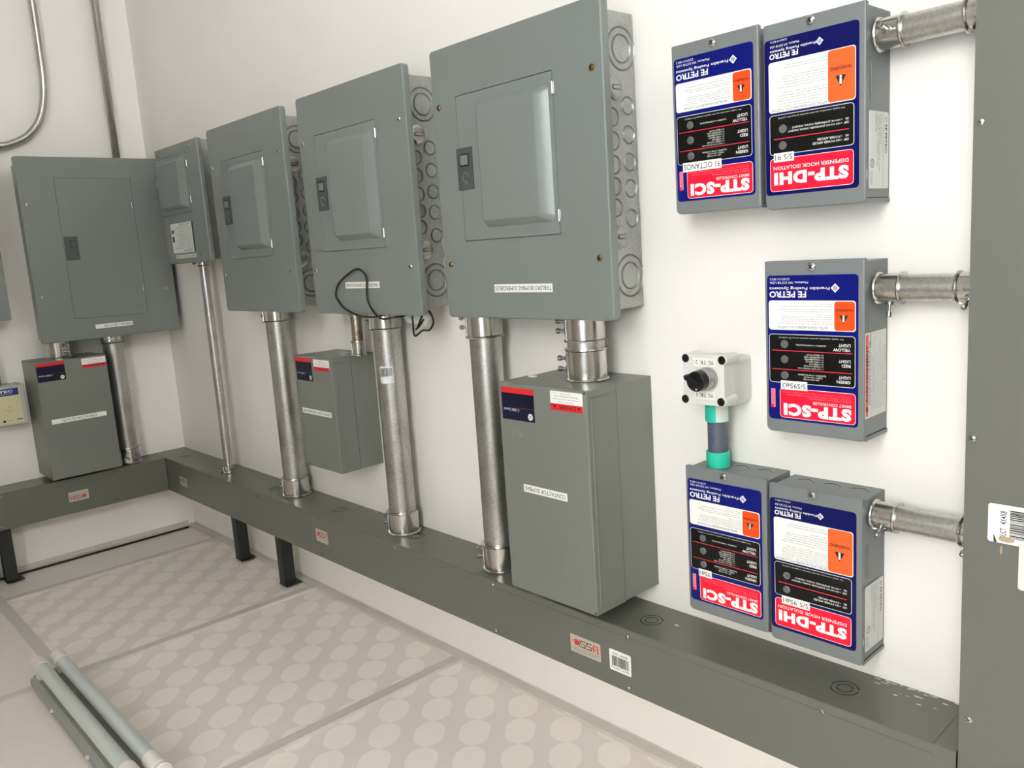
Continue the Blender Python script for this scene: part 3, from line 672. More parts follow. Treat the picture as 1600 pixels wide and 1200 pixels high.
def controller(x0, z0, label, kind, tape, tape_txt, holes=True):
    w_, h_, d = (.1240 if kind == 'sci' else .1212), .2110, .0634
    grp = 'wall boxes with blue labels'
    t = thing('pump_controller', (x0+w_/2, 0, z0+h_), label, 'pump controller', grp)
    # body and lid
    b = MB(); b.slab(front(0, x0, z0), .0015, .0022, w_-.0008, h_-.0035, .0008, d-.004, CTRL, .001)
    Ft = top(z0+h_-.0035, x0, 0)
    for cx in (.028, .063, .098):
        b.ring(Ft, cx, -.026, .0118, .0130, .0004, SLOT, 24, 15, 150); b.ring(Ft, cx, -.026, .0132, .0142, .0006, EDGE, 24, 40, 70)
    b.build('body', t)
    F = front(-d+.0035, x0, z0)
    b = MB(); b.slab(F, 0, 0, w_, h_, -.0025, .0035, CTRL, rs=(.007, .004, .0015, .0015), b=.0016)
    Fr = side(x0+w_, 0, z0)
    b.slab(Face((x0+w_-.0008, 0, z0), (0, 1, 0), (0, 0, 1)), -d+.004, .0048, -.004, .0056, 0, .0009, SLOT)     # lip line
    b.slab(Face((x0+w_-.0008, 0, z0), (0, 1, 0), (0, 0, 1)), -d+.003, .0, -.0005, .0046, 0, .0009, CTRL)
    b.slab(Face((x0+w_-.0008, 0, z0), (0, 1, 0), (0, 0, 1)), -d+.0145, .108, -d+.0165, .150, 0, .0011, CTRL)
    lid = b.build('lid', t)
    F = front(-d, x0, z0)
    screw(F, .0613 if kind == 'sci' else .0589, .2033 if kind == 'sci' else .2047, .0052, lid, None, 'lid_screw', 40)
    b = MB(); h = .0004; BL = BLUE if kind == 'sci' else BLUE2
    def bord(u0, v0, u1, v1, m, r=.0035): b.rect(F, u0-.0006, v0-.0006, u1+.0006, v1+.0006, h, WHITE, r+.0006); b.rect(F, u0, v0, u1, v1, h+.0001, m, r)
    if kind == 'sci':
        b.slab(F, .0036, .0162, .1172, .1938, 0, .0003, BL, .0045)
        head_text(b, F, False)
        b.rect(F, .0055, .1280, .1145, .1637, h, WHITE, .0035); b.rect(F, .0890, .1288, .1134, .1626, h+.0001, ORANGE, .0032)
        b.text(F, .0180, .1300, .0806, .1332, 'INSTALL IN NON-HAZARDOUS LOCATION', INK, h+.0001, 180, 0, 1)
        for k, s_ in enumerate(PARA):
            v = .1362+.00262*k+(.0012 if k > 4 else 0)+(.0010 if k > 6 else 0); g = glyphs(s_, 0, 1); wd = min(.0775, (g[4]-g[2])*.00205)
            b.line(F, .0865, v, .0019, s_, INKG, h+.0001, wd)
        u0, u1 = .0902, .1112
        b.text(F, .0902, .1508, .1118, .1542, 'WARNING', INK, h+.0002, 180, .022); b.flat(F, [(.0948, .1468), (.1003, .1366), (.1058, .1468)], h+.0002, INK)
        b.rect(F, .0990, .1390, .1012, .1440, h+.0003, WHITE, .0004); b.flat(F, circ(.1001, .1455, .0012, 10), h+.0003, WHITE)
        bord(.0060, .0632, .1134, .1222, LBLK)
        b.text(F, .0186, .1177, .0998, .1198, 'For supply connection, use wire rated for at least 70 C (158 F)', WHITE, h+.0002, 180, 0, 1)
        for v in (.1026, .0795): b.rect(F, .0092, v-.0004, .1103, v+.0004, h+.0002, REDL)
        for (a, c, v, w2, w3) in ((('YELLOW', 'LIGHT'), 0, .1065, .0205, .0143), (('RED', 'LIGHT'), 0, .0880, .0105, .0143), (('GREEN', 'LIGHT'), 0, .0688, .0165, .0143)):
            b.line(F, .1083, v, .0036, a[0], WHITE, h+.0002, w2, .014, res=2); b.line(F, .1083, v+.0052, .0036, a[1], WHITE, h+.0002, w3, .014, res=2)
        b.line(F, .0786, .1102, .0018, 'FLASHING = COMMUNICATING', WHITE, h+.0002, .0375)
        for k, (s_, w2) in enumerate((('1 = DRY RUN (UNDERLOAD)', .0325), ('2 = UNDER VOLTAGE', .0245), ('3 = OVERLOAD', .0180), ('4 = OPEN CIRCUIT', .0225), ('5 = UNCALIBRATED', .0240), ('8 = EXTENDED RUN', .0240), ('10 = RELAY FAULT', .0215))):
            b.line(F, .0756, .0824+.00275*k, .0018, s_, WHITE, h+.0002, w2)
        for k, (s_, w2) in enumerate((('OFF = NO POWER', .0205), ('STEADY = NO HOOK', .0235), ('FLASHING = PUMP RUNNING', .0350))):
            b.line(F, .0705+.004*k, .0688+.0027*k, .0018, s_, WHITE, h+.0002, w2)
        bord(.0195, .0196, .1138, .0556, RED)
        for k, s_ in enumerate(('In Mexico Maxim - asesoria mantenimiento', 'In Brasil - vehiculos, manejo ajuste sujeto de bajo consumo', 'In Codecon - inspeccion arranque control Franklin, depositos')):
            b.line(F, .1085, .0452+.0030*k, .0018, s_, PINK, h+.0002, (.052, .082, .088)[k])
        b.text(F, .0620, .0386, .1094, .0420, 'SMART CONTROLLER', WHITE, h+.0002, 180, .008)
        b.text(F, .0240, .0222, .1094, .0374, 'STP-SCI', WHITE, h+.0002, 180, .06, 3)
        b.rect(F, .0072, .0310, .0128, .0545, h, PINK, .0008); b.text(F, .0082, .0325, .0119, .0535, 'TURBOSTOP', RED, h+.0001, 90, .01)
        b.flat(F, circ(.0088, .0325, .0022, 12), h+.0001, RED)
    else:
        b.slab(F, .0014, .0170, .1142, .1932, 0, .0003, BL, .0045)
        head_text(b, F, True)
        b.rect(F, .0066, .1112, .1106, .1680, h, WHITE, .0035); b.rect(F, .0790, .1122, .1098, .1672, h+.0001, ORANGE2, .0032)
        b.text(F, .0100, .1122, .0785, .1152, 'INSTALL IN NON-HAZARDOUS LOCATION', INK, h+.0001, 180, 0, 1)
        for k, s_ in enumerate(PARB):
            if not s_: continue
            g = glyphs(s_, 0, 1); b.line(F, .0778, .1172+.0030*k, .0022, s_, INKG, h+.0001, min(.069, (g[4]-g[2])*.00236))
        b.text(F, .0815, .1450, .1066, .1492, 'WARNING', INK, h+.0002, 180, .022); b.flat(F, [(.0875, .1395), (.0937, .1275), (.0999, .1395)], h+.0002, INK)
        b.rect(F, .0924, .1302, .0950, .1362, h+.0003, WHITE, .0005); b.flat(F, circ(.0937, .1379, .0014, 10), h+.0003, WHITE)
        bord(.0075, .0638, .1082, .1080, LBLK)
        b.text(F, .0181, .1038, .0979, .1058, 'For supply connection, use wire rated for at least 90 C (194 F)', WHITE, h+.0002, 180, 0, 1)
        b.rect(F, .0125, .0807, .1030, .0817, h+.0002, REDL)
        for v, a, c, w2 in ((.0924, 'ON', 'HOOK (DISPENSER) SIGNAL PRESENT', .0575), (.0886, 'OFF', 'NO HOOK (DISPENSER) SIGNAL PRESENT', .0625), (.0744, 'ON', 'POWER APPLIED', .0270), (.0704, 'OFF', 'NO POWER APPLIED', .0330)):
            b.line(F, .1028, v, .0026, a, WHITE, h+.0002, .0035 if a == 'ON' else .0052, .01, res=2); b.line(F, .0955, v, .0006, '-', WHITE, h+.0002, .0012, 0); b.line(F, .0930, v, .0026, c, WHITE, h+.0002, w2, .008)
        bord(.0076, .0216, .1078, .0586, RED)
        b.text(F, .0115, .0458, .1025, .0500, 'DISPENSER HOOK ISOLATION', WHITE, h+.0002, 180, .008)
        b.text(F, .0120, .0283, .1026, .0430, 'STP-DHI', WHITE, h+.0002, 180, .06, 3)
    b.build('front_label', t)
    if kind == 'sci':
        for v in (.1105, .0918, .0722): lens(F, .0260, v, .0050, t)
    else:
        for v in (.0921, .0732): lens(F, .0237 if v < .08 else .0240, v, .0050, t)
    u0, v0, u1, v1 = tape
    b = MB(); b.slab(F, u0, v0, u1, v1, .0008, .0011, WHITE); b.text(F, u0+.0018, v0+.0022, u1-.0018, v1-.0022, tape_txt, INK, .0013, 180, .0, 2); b.build('tape_label', t)
    return t
SCW = .1240
cA = controller(1.9995, .5980, 'grey box with blue label and tape 91 OCTANOS', 'sci', (.0135, .0530, .0710, .0645), '91 OCTANOS')
cB = controller(2.1300, .5937, 'grey box with blue label and tape S/S 91', 'dhi', (.0122, .0548, .0378, .0652), 'S/S 91')
cC = controller(2.1267, .3219, 'lone grey box with blue label and tape S/S95#2', 'sci', (.0208, .0546, .0552, .0656), 'S/S95#2')
cE = controller(2.0002, .0460, 'grey box with blue label, plastic pipe to the selector switch', 'sci', (.0180, .0540, .0390, .0648), '95#1')
cF = controller(2.1280, .0420, 'grey box with blue label and tape S/S 95#1', 'dhi', (.0170, .0530, .0550, .0640), 'S/S 95#1')
for c, x, z in ((cB, 2.1300+.1212, .5937), (cF, 2.1280+.1212, .0420)):
    F = side(x, 0, z); b = MB(); b.slab(F, -.0558, .0150, -.0056, .0985, 0, .0003, PAPER, .003); h = .0005
    b.rect(F, -.0200, .016, -.0196, .0975, h, INKG)
    b.text(F, -.0150, .0540, -.0102, .0850, 'FE PETRO', INK, h, 270, .02)
    b.ring(F, -.0122, .0905, .0018, .0024, h+.0001, INK, 16, base=h)
    for k, (s_, l_) in enumerate((('MODEL: STP-DHI 001', .032), ('CONNECT RATED: 100-264 V, 50/60 HZ, 1 PHASE', .062), ('COIL SIGNAL: 120 V NOMINAL, 1 PHASE', .056), ('MADE IN USA', .02))):
        b.text(F, -.0245-.0042*k-.0024, .0960-l_, -.0245-.0042*k, .0960, s_, INKG, h, 270, 0, 1)
    b.ring(F, -.0475, .0420, .0038, .0046, h+.0001, INK, 18, base=h); b.text(F, -.0495, .040, -.0455, .044, 'UL', INK, h, 270)
    for k in range(3): b.text(F, -.0535+.0025*k, .0190, -.0520+.0025*k, .0330, 'ENCLOSURE TYPE 1', INKG, h, 270, 0, 1)
    b.flat(side(x, 0, z), circ(-.0605, .030, .0012, 8, .006), .0004, EDGE)
    b.build('rating_label', c)
F = side(2.1267+.1240, 0, .3219); b = MB(); b.slab(F, -.0612, .0265, -.0058, .1262, 0, .0003, PAPER, .001); h = .0005
b.rect(F, -.0610, .0290, -.0535, .1240, h, mat('label_salmon', (232, 96, 70), .45))
b.text(F, -.0600, .045, -.0545, .112, 'AVERTISSEMENT', INK, h+.0001, 90, .025); b.text(F, -.0600, .034, -.0545, .041, '!', INK, h+.0001, 90, .03)
b.text(F, -.0515, .042, -.0480, .116, 'INSTALLEZ DANS UN ENDROIT SUR', INK, h, 90, .01, 1)
fr_ = ['DANGER DE CHOC ELECTRIQUE - Ce controleur est alimente par deux circuits', 'Deconnectez les deux alimentations avant de travailler sur le controleur', 'ou la pompe submersible. Le non-respect peut entrainer la mort', 'Verifiez que la pompe submersible est hors tension avant tout travail', 'Utilisez toujours une procedure de cadenassage de la source', 'pendant le travail sur le controleur ou la pompe', 'Pour le raccordement utilisez du fil prevu pour 70 C', 'RISQUE D EXPLOSION zone non dangereuse seulement', 'controleur ou la pompe submersible', 'source de courant']
for k, s_ in enumerate(fr_): b.text(F, -.0458+.0038*k, .034, -.0438+.0038*k, .034+random.Random(k).uniform(.06, .088), s_, INKG, h, 90, 0, 1)
b.build('caution_label', cC)

# ================================================================== SELECTOR SWITCH
t = thing('selector_switch', (2.035, 0, .41), 'light grey plastic box with black rotary selector, taped 95 TK 1 and 95 TK 2', 'switch')
xa, xb_, za, zb = 2.0090, 2.0745, .3485, .4165
b = MB(); b.slab(front(0), xa-.001, za-.006, xb_-.0065, zb-.010, .0008, .044, IVORY, .006, .001); b.build('base', t)
F = front(0); b = MB()
o1 = rr(xa-.0005, za-.0040, xb_-.0035, zb-.004, .007); o2 = rr(xa+.001, za-.0005, xb_-.001, zb-.0015, .007); o3 = rr(xa+.0015, za, xb_-.0015, zb-.002, .006)
b.loft(F, [(o1, .044), (o1, .052), (o2, .0735), (o3, .075)], IVORY, False, True)
b.slab(F, 2.0555, .3735, 2.0730, .3915, .0745, .0752, IVORY, .0005, .0003)
# clear corner pads around the screws
for u, v in ((2.0155, .4095), (2.0712, .4095), (2.0132, .3540), (2.0688, .3545)): b.cyl(F.P(u, v, .046), F.n, .0295, .0066, IVORY, 20, .001)
lid = b.build('lid', t)
F = front(-.0755)
for u, v in ((2.0155, .4095), (2.0712, .4095), (2.0132, .3540), (2.0688, .3545)):
    q = MB(); q.disc(F, u, v, [(.0056, 0), (.0056, .0008), (.0050, .0012), (0, .0012)], BLACK, 18)
    for a in ((-.004, -.0006, .004, .0006), (-.0006, -.004, .0006, .004)): q.rect(F, u+a[0], v+a[1], u+a[2], v+a[3], .00125, LBLK)
    q.build('screw', lid)
F = front(-.075)
for (u0, v0, u1, v1), s_ in (((2.0282, .3995, 2.0606, .4108), '95 TK 2'), ((2.0285, .3558, 2.0592, .3670), '95 TK 1')):
    b = MB(); b.slab(F, u0, v0, u1, v1, 0, .0003, WHITE); b.text(F, u0+.0025, v0+.003, u1-.002, v1-.003, s_, INK, .0005, 180); b.build('tape_label', t)
ck = (2.0495, .3845)
b = MB(); b.disc(F, ck[0], ck[1], [(.0150, 0), (.0150, .006), (.0142, .0075), (.0142, .0165), (.0132, .0175), (.0118, .0175), (.0118, .015)], BEZEL, 32); b.build('bezel', t)
b = MB(); b.disc(F, ck[0], ck[1], [(.0134, .014), (.0134, .0285), (.0122, .0305), (0, .0305)], BLACK, 28)
A = math.radians(-28); ca, sa = math.cos(A), math.sin(A)
hp = [(-.0165, 0), (-.0135, -.0035), (.0105, -.0040), (.0118, 0), (.0105, .0040), (-.0135, .0035)]
R2 = lambda pts, k=1.: [(ck[0]+(x*ca - y*sa)*k, ck[1]-(x*sa + y*ca)*k*-1) for x, y in pts]
b.loft(F, [(R2(hp), .026), (R2(hp), .0345), (R2([(x*.9, y*.8) for x, y in hp]), .0360)], BLACK)
b.rect(F, ck[0]+.001, ck[1]-.0105, ck[0]+.0036, ck[1]-.0088, .0308, WHITE); b.build('knob', t)

# ================================================================== CONDUITS
def clamp_fit(p, ax, l, r, sdir, parent, screws=2, ends=(True, True), name='coupling', m=None):
    """zinc set-screw fitting: rolled rims, flat screw pad, hex set screws"""
    p = Vector(p); ax = Vector(ax); sdir = Vector(sdir).normalized(); m = m or CAST
    b = MB(); rim = .0032 if r > .025 else .002
    pr = [(0, r-.003), (0, r+rim*.9), (.0014, r+rim), (.0030, r+rim*.6), (.0036, r)] if ends[0] else [(0, r-.003), (0, r)]
    pr += [(l-.0036, r), (l-.0030, r+rim*.6), (l-.0014, r+rim), (l, r+rim*.9), (l, r-.003)] if ends[1] else [(l, r), (l, r-.003)]
    b.lathe(p, ax, pr, m, 40)
    # screw pad = shallow raised strip with two crisp edges
    tn = ax.cross(sdir).normalized()
    for s_ in (-1, 1):
        for k in (.62,):
            c = p + (sdir*math.cos(k) + tn*s_*math.sin(k))*(r+.0002); e = (sdir*math.cos(k) + tn*s_*math.sin(k)).normalized(); g = ax.cross(e)
            f = Face(tuple(c), tuple(g), tuple(ax))
            b.slab(f, -.0009, .003, .0009, l-.003, -.001 if f.n.dot(e) > 0 else .001, .0012 if f.n.dot(e) > 0 else -.0012, m)
    o = b.build(name, parent)
    rs = .0042 if r > .025 else .003
    for k in range(screws):
        q = p + ax*(l*(k+1)/(screws+1)) + sdir*(r-.001)
        s = MB(); s.lathe(q, sdir, [(0, rs*1.7), (.0035, rs*1.5), (.0036, rs*.55), (.0115, rs*.55), (.0116, rs*1.0), (.0165, rs), (.0175, rs*.8), (.0176, 0)], SCRW, 14); s.build('set_screw', o)
    return o
def vconduit(x, y, z0, z1, r, label, bot, topc, sdir, grp, rf=None, pipe_m=None):
    rf = rf or r+.0035
    t = thing('conduit', (x, y, z1), label, 'conduit', grp)
    b = MB(); b.lathe((x, y, z0), (0, 0, 1), [(0, r-.002), (0, r), (z1-z0, r), (z1-z0, r-.002)], pipe_m or PIPE, 40); pp = b.build('pipe', t)
    ns = 2 if r > .02 else 1
    if bot: clamp_fit((x, y, z0+.0005), (0, 0, 1), bot, rf, sdir, t, ns)
    if topc: clamp_fit((x, y, z1-topc), (0, 0, 1), topc-.0005, rf, sdir, t, ns)
    return t, pp
G2 = 'fat galvanized pipes down to the trunking'
SD = (-.93, -.37, 0)
vconduit(.8240, -.0475, 0.0003, .4705, .0279, 'fat steel pipe from the panel next to the small one, down to the long trunking', .0450, .0400, SD, G2)
t, pp = vconduit(1.2750, -.0450, 0.0003, .4705, .0279, 'fat steel pipe with barcode sticker, between the cable loop panel and the long trunking', .0470, .0460, SD, G2)
def wrap_sticker(x, y, r, z0, z1, a0, a1, parent):
    b = MB(); n = 8; rr_ = r+.0004
    P = lambda a, z, k=0: (x+(rr_+k)*math.cos(a), y+(rr_+k)*math.sin(a), z)
    for i in range(n):
        A = math.radians(a0+(a1-a0)*i/n); B = math.radians(a0+(a1-a0)*(i+1)/n)
        b.face([P(A, z0), P(B, z0), P(B, z1), P(A, z1)], PAPER)
    rnd = random.Random(5); a = a0+3
    while a < a1-4:
        k = rnd.choice((.8, 1.4, 2.2)); A, B = math.radians(a), math.radians(a+k); zz = z0+(z1-z0)*.42
        b.face([P(A, zz, .0002), P(B, zz, .0002), P(B, z1-.003, .0002), P(A, z1-.003, .0002)], INK); a += k+rnd.choice((.9, 1.5))
    A, B = math.radians(a0+6), math.radians(a1-8); b.face([P(A, z0+.004, .0002), P(B, z0+.004, .0002), P(B, z0+.009, .0002), P(A, z0+.009, .0002)], REDG)
    b.build('sticker', parent)
wrap_sticker(1.2750, -.0450, .0279, .318, .352, -78, -22, t)
vconduit(1.5835, -.0520, 0.0003, .4705, .0279, 'fat steel pipe partly hidden behind the largest contactor box', .0480, .0500, SD, G2)
vconduit(.4550, -.0550, 0.0003, .5895, .0118, 'thin steel pipe from the smallest panel down to the long trunking', .0230, .0180, (-.8, -.6, 0), None, .0142)
MB().lathe((.4470, -.058, 0), (0, 0, 1), [(0.0004, .0175), (.0006, 0)], SLOT, 24).build('open_knockout', bpy.data.objects['wireway'])
# left wall: pipe beside the contactor box, short coupling above it
vconduit(.0560, -.1900, 0.0003, .3955, .0279, 'fat steel pipe on the end wall beside the contactor box', .0480, .0300, (.9, -.44, 0), G2)
t = thing('conduit', (.056, -.339, .396), 'short steel nipple between the TABLERO DE LUCES panel and the contactor box', 'conduit', 'short coupling nipples')
MB().lathe((.056, -.339, .3425), (0, 0, 1), [(0, .026), (0, .0279), (.053, .0279), (.053, .026)], PIPE, 36).build('pipe', t)
clamp_fit((.056, -.339, .3425), (0, 0, 1), .052, .0305, (.93, .36, 0), t, 2, (True, False))
t = thing('conduit', (1.833, -.070, .471), 'short double steel coupling standing on the largest contactor box', 'conduit', 'short coupling nipples')
MB().lathe((1.833, -.070, .3670), (0, 0, 1), [(0, .026), (0, .0279), (.1035, .0279), (.1035, .026)], PIPE, 36).build('pipe', t)
clamp_fit((1.833, -.070, .3668), (0, 0, 1), .0480, .0300, SD, t)
clamp_fit((1.833, -.070, .4255), (0, 0, 1), .0450, .0300, SD, t)
t = thing('conduit', (1.174, -.050, .471), 'thin short steel pipe from the looped cable panel into the smaller contactor box', 'conduit')
MB().lathe((1.1745, -.050, .3665), (0, 0, 1), [(0, .010), (0, .0118), (.104, .0118), (.104, .010)], galv('rusty_pipe', (188, 176, 160), .4, 120, (112, 84, 62)), 28).build('pipe', t)
clamp_fit((1.1745, -.050, .3664), (0, 0, 1), .031, .0138, SD, t, 0); clamp_fit((1.1745, -.050, .452), (0, 0, 1), .0185, .0138, SD, t, 0)
# plugs and stubs around
tC = [o for o in bpy.data.objects if o.name.startswith('contactor_box')]
tC = sorted(tC, key=lambda o: o.name)
MB().lathe((1.108, -.045, .3645), (0, 0, 1), [(0, 0), (0, .0135), (.0025, .0135), (.0030, .011), (.0030, 0)], CAST, 24).build('hole_plug', tC[1])
b = MB(); b.slab(top(.3650), 1.730, -.095, 1.7435, -.0885, 0, .004, PAPER, .0005); b.text(top(.3650), 1.7315, -.0935, 1.742, -.090, 'A', INK, .0043, 180); b.build('tag', tC[0])

# horizontal pipes into the upright trunking
def hconduit(y, z, label, sdir, endfit, screws, xs=2.2512, rrim=.0178):
    t = thing('conduit', (xs, y, z), label, 'conduit', 'short pipes into the upright trunking')
    MB().lathe((xs+.002, y, z), (1, 0, 0), [(0, .013), (0, .0150), (XD-xs-.0025, .0150), (XD-xs-.0025, .013)], PIPE, 32).build('pipe', t)
    clamp_fit((xs+.0002, y, z), (1, 0, 0), .0290, rrim-.0012, sdir, t, screws)
    if endfit: clamp_fit((XD-.0005-endfit, y, z), (1, 0, 0), endfit, rrim-.0012, (-.1, -.8, -.6), t, 1, (True, False))
    return t
hconduit(-.0320, .7720, 'short steel pipe from the S/S 91 box to the upright trunking', (0, -1, .1), .030, 1)
hconduit(-.0300, .4970, 'short steel pipe with protruding screw, from the S/S95#2 box', (0, -.15, -1), .034, 1)
hconduit(-.0320, .2270, 'short steel pipe from the S/S 95#1 box to the upright trunking', (0, -.85, -.5), .024, 1, 2.2494)
# plastic pipe between switch and box
t = thing('conduit', (2.0352, -.035, .342), 'dark grey plastic pipe with turquoise collars under the selector switch', 'conduit')
b = MB(); b.lathe((2.0352, -.035, .2542), (0, 0, 1), [(0, .012), (0, .0134), (.0880, .0134), (.0880, .012)], PVC, 30)
p = b.build('pipe', t)
b = MB()
vs, fs, gx0, gy0, gx1, gy1 = glyphs('NEDIAK', .02, 2)           # printing wraps round the pipe
rp = .01355; mi = b._mi(INKB); k0 = len(b.v)
for x, y in vs:
    zz = .2850+(x-gx0)/(gx1-gx0)*.034; an = math.radians(-98)+((y-gy0)/(gy1-gy0)-.5)*-.75
    b.v.append(Vector((2.0352+rp*math.cos(an), -.035+rp*math.sin(an), zz)))
for f in fs: b.f.append(tuple(k0+i for i in f)); b.m.append(mi); b.sm.append(False)
b.build('printing', p)
for z, l in ((.2542, .0218), (.3185, .0235)):
    b = MB(); b.lathe((2.0352, -.035, z), (0, 0, 1), [(0, .0132), (0, .0158), (.001, .0162), (l-.001, .0162), (l, .0158), (l, .0132)], GREEN, 30)
    if z > .3:
        for i in range(7):
            A = math.radians(-62+i*10); B = math.radians(-52+i*10); c = lambda a, zz: (2.0352+.01635*math.cos(a), -.035+.01635*math.sin(a), zz)
            b.face([c(A, z+.001), c(B, z+.001), c(B, z+l), c(A, z+l)], GREENG, True)
    b.build('collar', t)

# thin pipes on the end wall
def bend(P, n=6):
    out = []
    V = [Vector(p) for p in P]
    for i in range(len(V)-1):
        p0 = V[max(i-1, 0)]; p1 = V[i]; p2 = V[i+1]; p3 = V[min(i+2, len(V)-1)]
        for k in range(n):
            s_ = k/n
            out.append(.5*((2*p1)+(p2-p0)*s_+(2*p0-5*p1+4*p2-p3)*s_*s_+(3*p1-p0-3*p2+p3)*s_**3))
    out.append(V[-1]); return out
t = thing('conduit', (.02, -.093, 2.3), 'straight thin steel pipe running along the end wall into the TABLERO DE LUCES panel', 'conduit', 'thin pipes on the end wall')
MB().tube([(.022, -.0935, .8810), (.022, -.0935, 2.4)], .0108, PIPE, 20).build('pipe', t)
b = MB(); b.lathe((.022, -.0935, .8808), (0, 0, 1), [(0, .0108), (0, .0130), (.022, .0130), (.022, .0108)], CAST, 20); b.lathe((.0315, -.100, .893), (.8, -.6, 0), [(0, .003), (.006, .003), (.006, 0)], SCRW, 10); b.build('coupling', t)
t = thing('conduit', (.02, -.26, 2.3), 'thin steel pipe that bends in a wide curve to the left on the end wall', 'conduit', 'thin pipes on the end wall')
pa = [(.02, -.2600, 2.4), (.02, -.2595, 1.6), (.02, -.2580, 1.30), (.02, -.2585, 1.18), (.02, -.2600, 1.115), (.02, -.2680, 1.055), (.02, -.2880, 1.000), (.02, -.3220, .9600), (.02, -.3600, .9395), (.02, -.3930, .9310), (.02, -.47, .925), (.02, -.9, .925)]
MB().tube(bend(pa), .0092, PIPE, 18).build('pipe', t)
b = MB(); b.lathe((.02, -.392, .9305), (0, -1, -.05), [(0, .009), (0, .0108), (.03, .0108), (.03, .009)], CAST, 20); b.lathe((.0305, -.40, .934), (1, 0, .3), [(0, .003), (.006, .003), (.006, 0)], SCRW, 10); b.build('coupling', t)

# ================================================================== CABLE
y = -.1165
P = [(1.350, -.085, .4680), (1.348, -.096, .4590), (1.3330, y+.001, .4565), (1.3000, y-.003, .4587), (1.2753, y-.003, .4638), (1.2450, y-.003, .4735), (1.2250, y-.002, .4880), (1.2185, y-.002, .4990), (1.2310, y-.002, .5190), (1.2640, y-.002, .5360), (1.3025, y-.002, .5475), (1.3260, y-.002, .5400),
     (1.3340, y-.002, .5265), (1.3300, y-.002, .5030), (1.3340, y-.003, .4840), (1.3520, y-.003, .4640), (1.3740, y-.001, .4540), (1.3900, -.110, .4555), (1.402, -.095, .4570), (1.412, -.080, .4600), (1.4150, -.080, .4450), (1.4170, -.080, .4195), (1.4420, -.080, .4300), (1.4640, -.080, .4320), (1.4770, -.080, .4450), (1.4740, -.080, .4580), (1.4640, -.080, .4665), (1.4480, -.080, .4600), (1.4290, -.080, .4360), (1.4230, -.080, .4320), (1.4340, -.080, .4380), (1.4480, -.080, .4500)]
t = thing('power_cable', (1.35, -.1, .548), 'thin black cable looped in front of the tape TABLERO DE DISPENSADORES', 'cable')
MB().tube(bend(P, 5), .0019, RUBBER, 8).build('cord', t)
b = MB(); F = front(-.0775)
b.loft(F, [([(1.385, .452), (1.400, .4435), (1.447, .4395), (1.468, .4560), (1.457, .4660), (1.430, .4655), (1.402, .4575), (1.392, .4560)], 0), ([(1.385, .452), (1.400, .4435), (1.447, .4395), (1.468, .4560), (1.457, .4660), (1.430, .4655), (1.402, .4575), (1.392, .4560)], .0008)], PAPER)
b.build('tag', t)

# ================================================================== HANGERS
def hanger(x0, x1, y0, y1, label, g='black hangers above the trunking'):
    t = thing('hanger_post', ((x0+x1)/2, (y0+y1)/2, HC), label, 'support post', 'dark posts between trunking and ceiling')
    b = MB(); th = .002
    b.box(x0, x1, y0, y0+th, HC+.001, -W-.0003, POST); b.box(x0, x0+th, y0+th, y1, HC+.001, -W-.0003, POST); b.box(x1-th, x1, y0+th, y1, HC+.001, -W-.0003, POST)
    b.build('channel', t)
    b = MB(); b.box(x0-.001, x1+.012, y0-.002, y1+.012, HC+.0009, HC+.0022, POST); b.build('foot', t)
    return t
hanger(.4400, .4680, -.0610, -.0300, 'dark post between long trunking and ceiling, nearer the room corner')
hanger(.7180, .7460, -.0690, -.0380, 'dark post between long trunking and ceiling, farther from the room corner')
t3 = hanger(.045, .078, -.5620, -.5320, 'dark post beside the turquoise collar at the left edge of the photo')
t = thing('conduit', (.030, -.578, -.10), 'turquoise collar and pipe just under the end wall trunking at the left photo edge', 'conduit')
b = MB(); b.lathe((.040, -.582, -.1390), (0, 0, 1), [(0, .0135), (0, .0165), (.037, .0165), (.037, .0135)], GREEN, 24); b.build('collar', t)
MB().lathe((.040, -.582, HC+.001), (0, 0, 1), [(0, .0134), (.117, .0134)], PVC, 24).build('pipe', t)

# ================================================================== BOX AT THE LEFT EDGE
t = thing('alarm_box', (.03, -.52, .287), 'cream and blue box with a small red lamp, cut by the left photo edge', 'electrical box')
b = MB(); b.box(.0008, .054, -.62, -.4380, .1720, .2830, CASEG, .002)
for yy_ in (-.4540, -.4740): b.lathe((.035, yy_, .283), (0, 0, 1), [(0, .0045), (.005, .0045), (.005, 0)], CASEG, 12)
b.build('case', t)
F = side(.054); b = MB(); b.slab(F, -.62, .1735, -.4405, .2815, 0, .006, CASEG, .002, .001); b.build('lid', t)
F = side(.060); b = MB(); b.slab(F, -.61, .1780, -.4515, .2755, 0, .0003, CREAM); b.rect(F, -.61, .2560, -.4545, .2755, .0004, mat('label_royal_blue', (26, 44, 128), .35))
b.text(F, -.5150, .2645, -.4680, .2715, 'SITEC', WHITE, .0005, 0, .03); b.text(F, -.500, .2595, -.470, .2618, 'SISTEMA DE CONTROL', PAPER, .0005, 0, 0, 1)
b.text(F, -.492, .2150, -.470, .2168, 'SUPPRESSOR', INK, .0005, 0); b.text(F, -.487, .2105, -.474, .2122, 'ACTIVO', INK, .0005, 0)
b.rect(F, -.4685, .1865, -.4540, .1895, .0005, INK); b.text(F, -.489, .1858, -.475, .1878, 'TIPO 3R', INK, .0005, 0); b.flat(F, circ(-.499, .1865, .0035, 12), .0005, INK)
b.text(F, -.4835, .2285, -.4795, .2300, 'ON', INK, .0005, 0)
b.build('front_label', t)
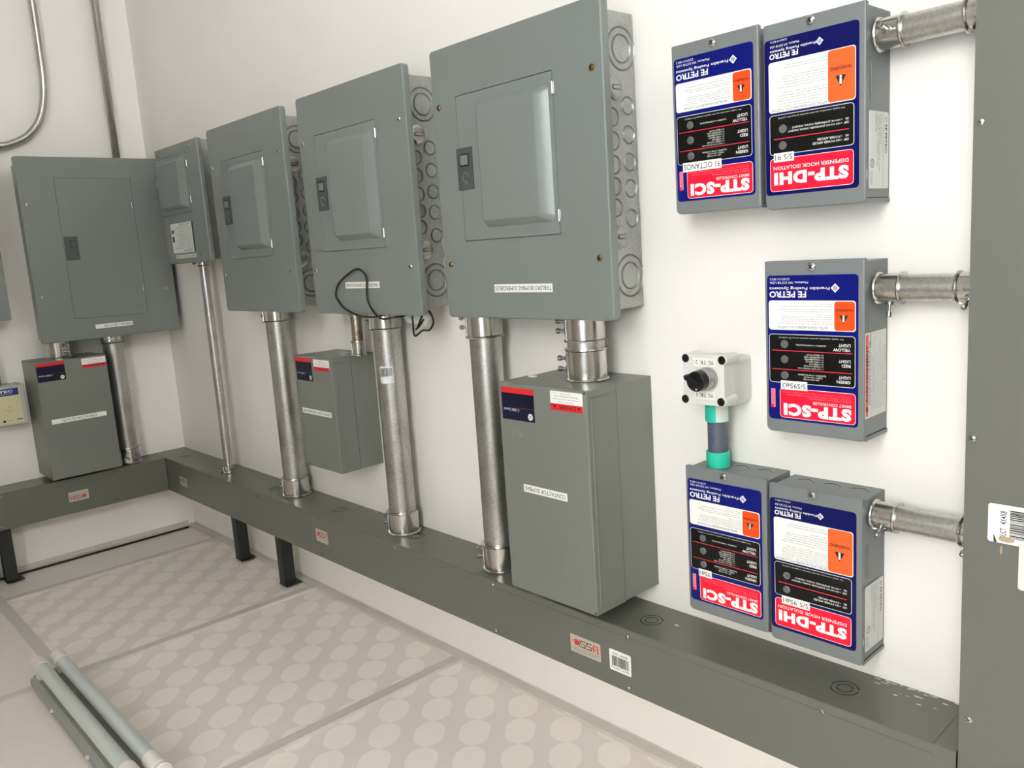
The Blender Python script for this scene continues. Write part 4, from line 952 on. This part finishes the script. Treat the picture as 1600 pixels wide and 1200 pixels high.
b = MB(); b.disc(F, -.4815, .2235, [(.0024, 0), (.0022, .002), (0, .0034)], LED, 12); b.build('indicator_lens', t)
MB().lathe((.035, -.4955, .284), (0, 0, 1), [(0, .009), (.08, .009), (.08, 0)], PIPE, 16).build('conduit', loc=(.035, -.4955, .37), label='thin pipe stub standing on the cream and blue box', cat='conduit')

# ================================================================== TUBE LAMP
t = thing('tube_lamp', (1.09, -.66, HC), 'unlit twin tube ceiling lamp with white end caps, bottom left of the photo', 'lamp')
F = top(HC); b = MB()
xl0, xl1 = .7900, 1.4020
b.loft(F, [(rr(xl0+.002, -.6700, xl1, -.5990, .002), .0005), (rr(xl0+.002, -.6700, xl1, -.5990, .002), .013), (rr(xl0+.006, -.662, xl1-.004, -.6070, .002), .022)], BATT)
b.build('batten', t)
for x, y in ((.87, -.6905), (1.09, -.6905), (1.30, -.6905)): b = MB(); b.lathe((.09+x, -.669, HC+.010), (0, -1, .4), [(0, .0035), (.006, .0035), (.006, 0)], CAPW, 12); b.build('clip', t)
for y in (-.6150, -.6520):
    z = HC+.0480
    b = MB(); b.lathe((xl0+.045, y, z), (1, 0, 0), [(0, .0125), (0, .0128), (.525, .0128), (.525, .0125)], TUBE, 28); tb = b.build('tube', t)
    for a, sgn in ((xl0+.050, -1), (xl1-.070, 1)):
        b = MB(); b.lathe((a, y, z), (sgn, 0, 0), [(0, .0128), (0, .0143), (.0008, .0147), (.040, .0147), (.046, .0110), (.046, 0)], CAPW, 28)
        b.box(a+sgn*.020-.010, a+sgn*.020+.010, y-.009, y+.009, HC+.015, z-.010, CAPW)
        b.build('end_cap', tb)
    b = MB(); b.lathe((xl1-.024, y, z), (1, 0, 0), [(0, .0105), (0, .0155), (.008, .0155), (.008, .0125), (.012, .0125), (.012, 0)], CAPW, 24); b.rect(Face((xl1-.0119, y, z), (0, 1, 0), (0, 0, 1)), -.006, -.0012, .006, .0012, .0002, SLOT); b.build('lampholder', t)

# tidy helper data
for o in list(bpy.data.objects):
    if '_p' in o: del o['_p']
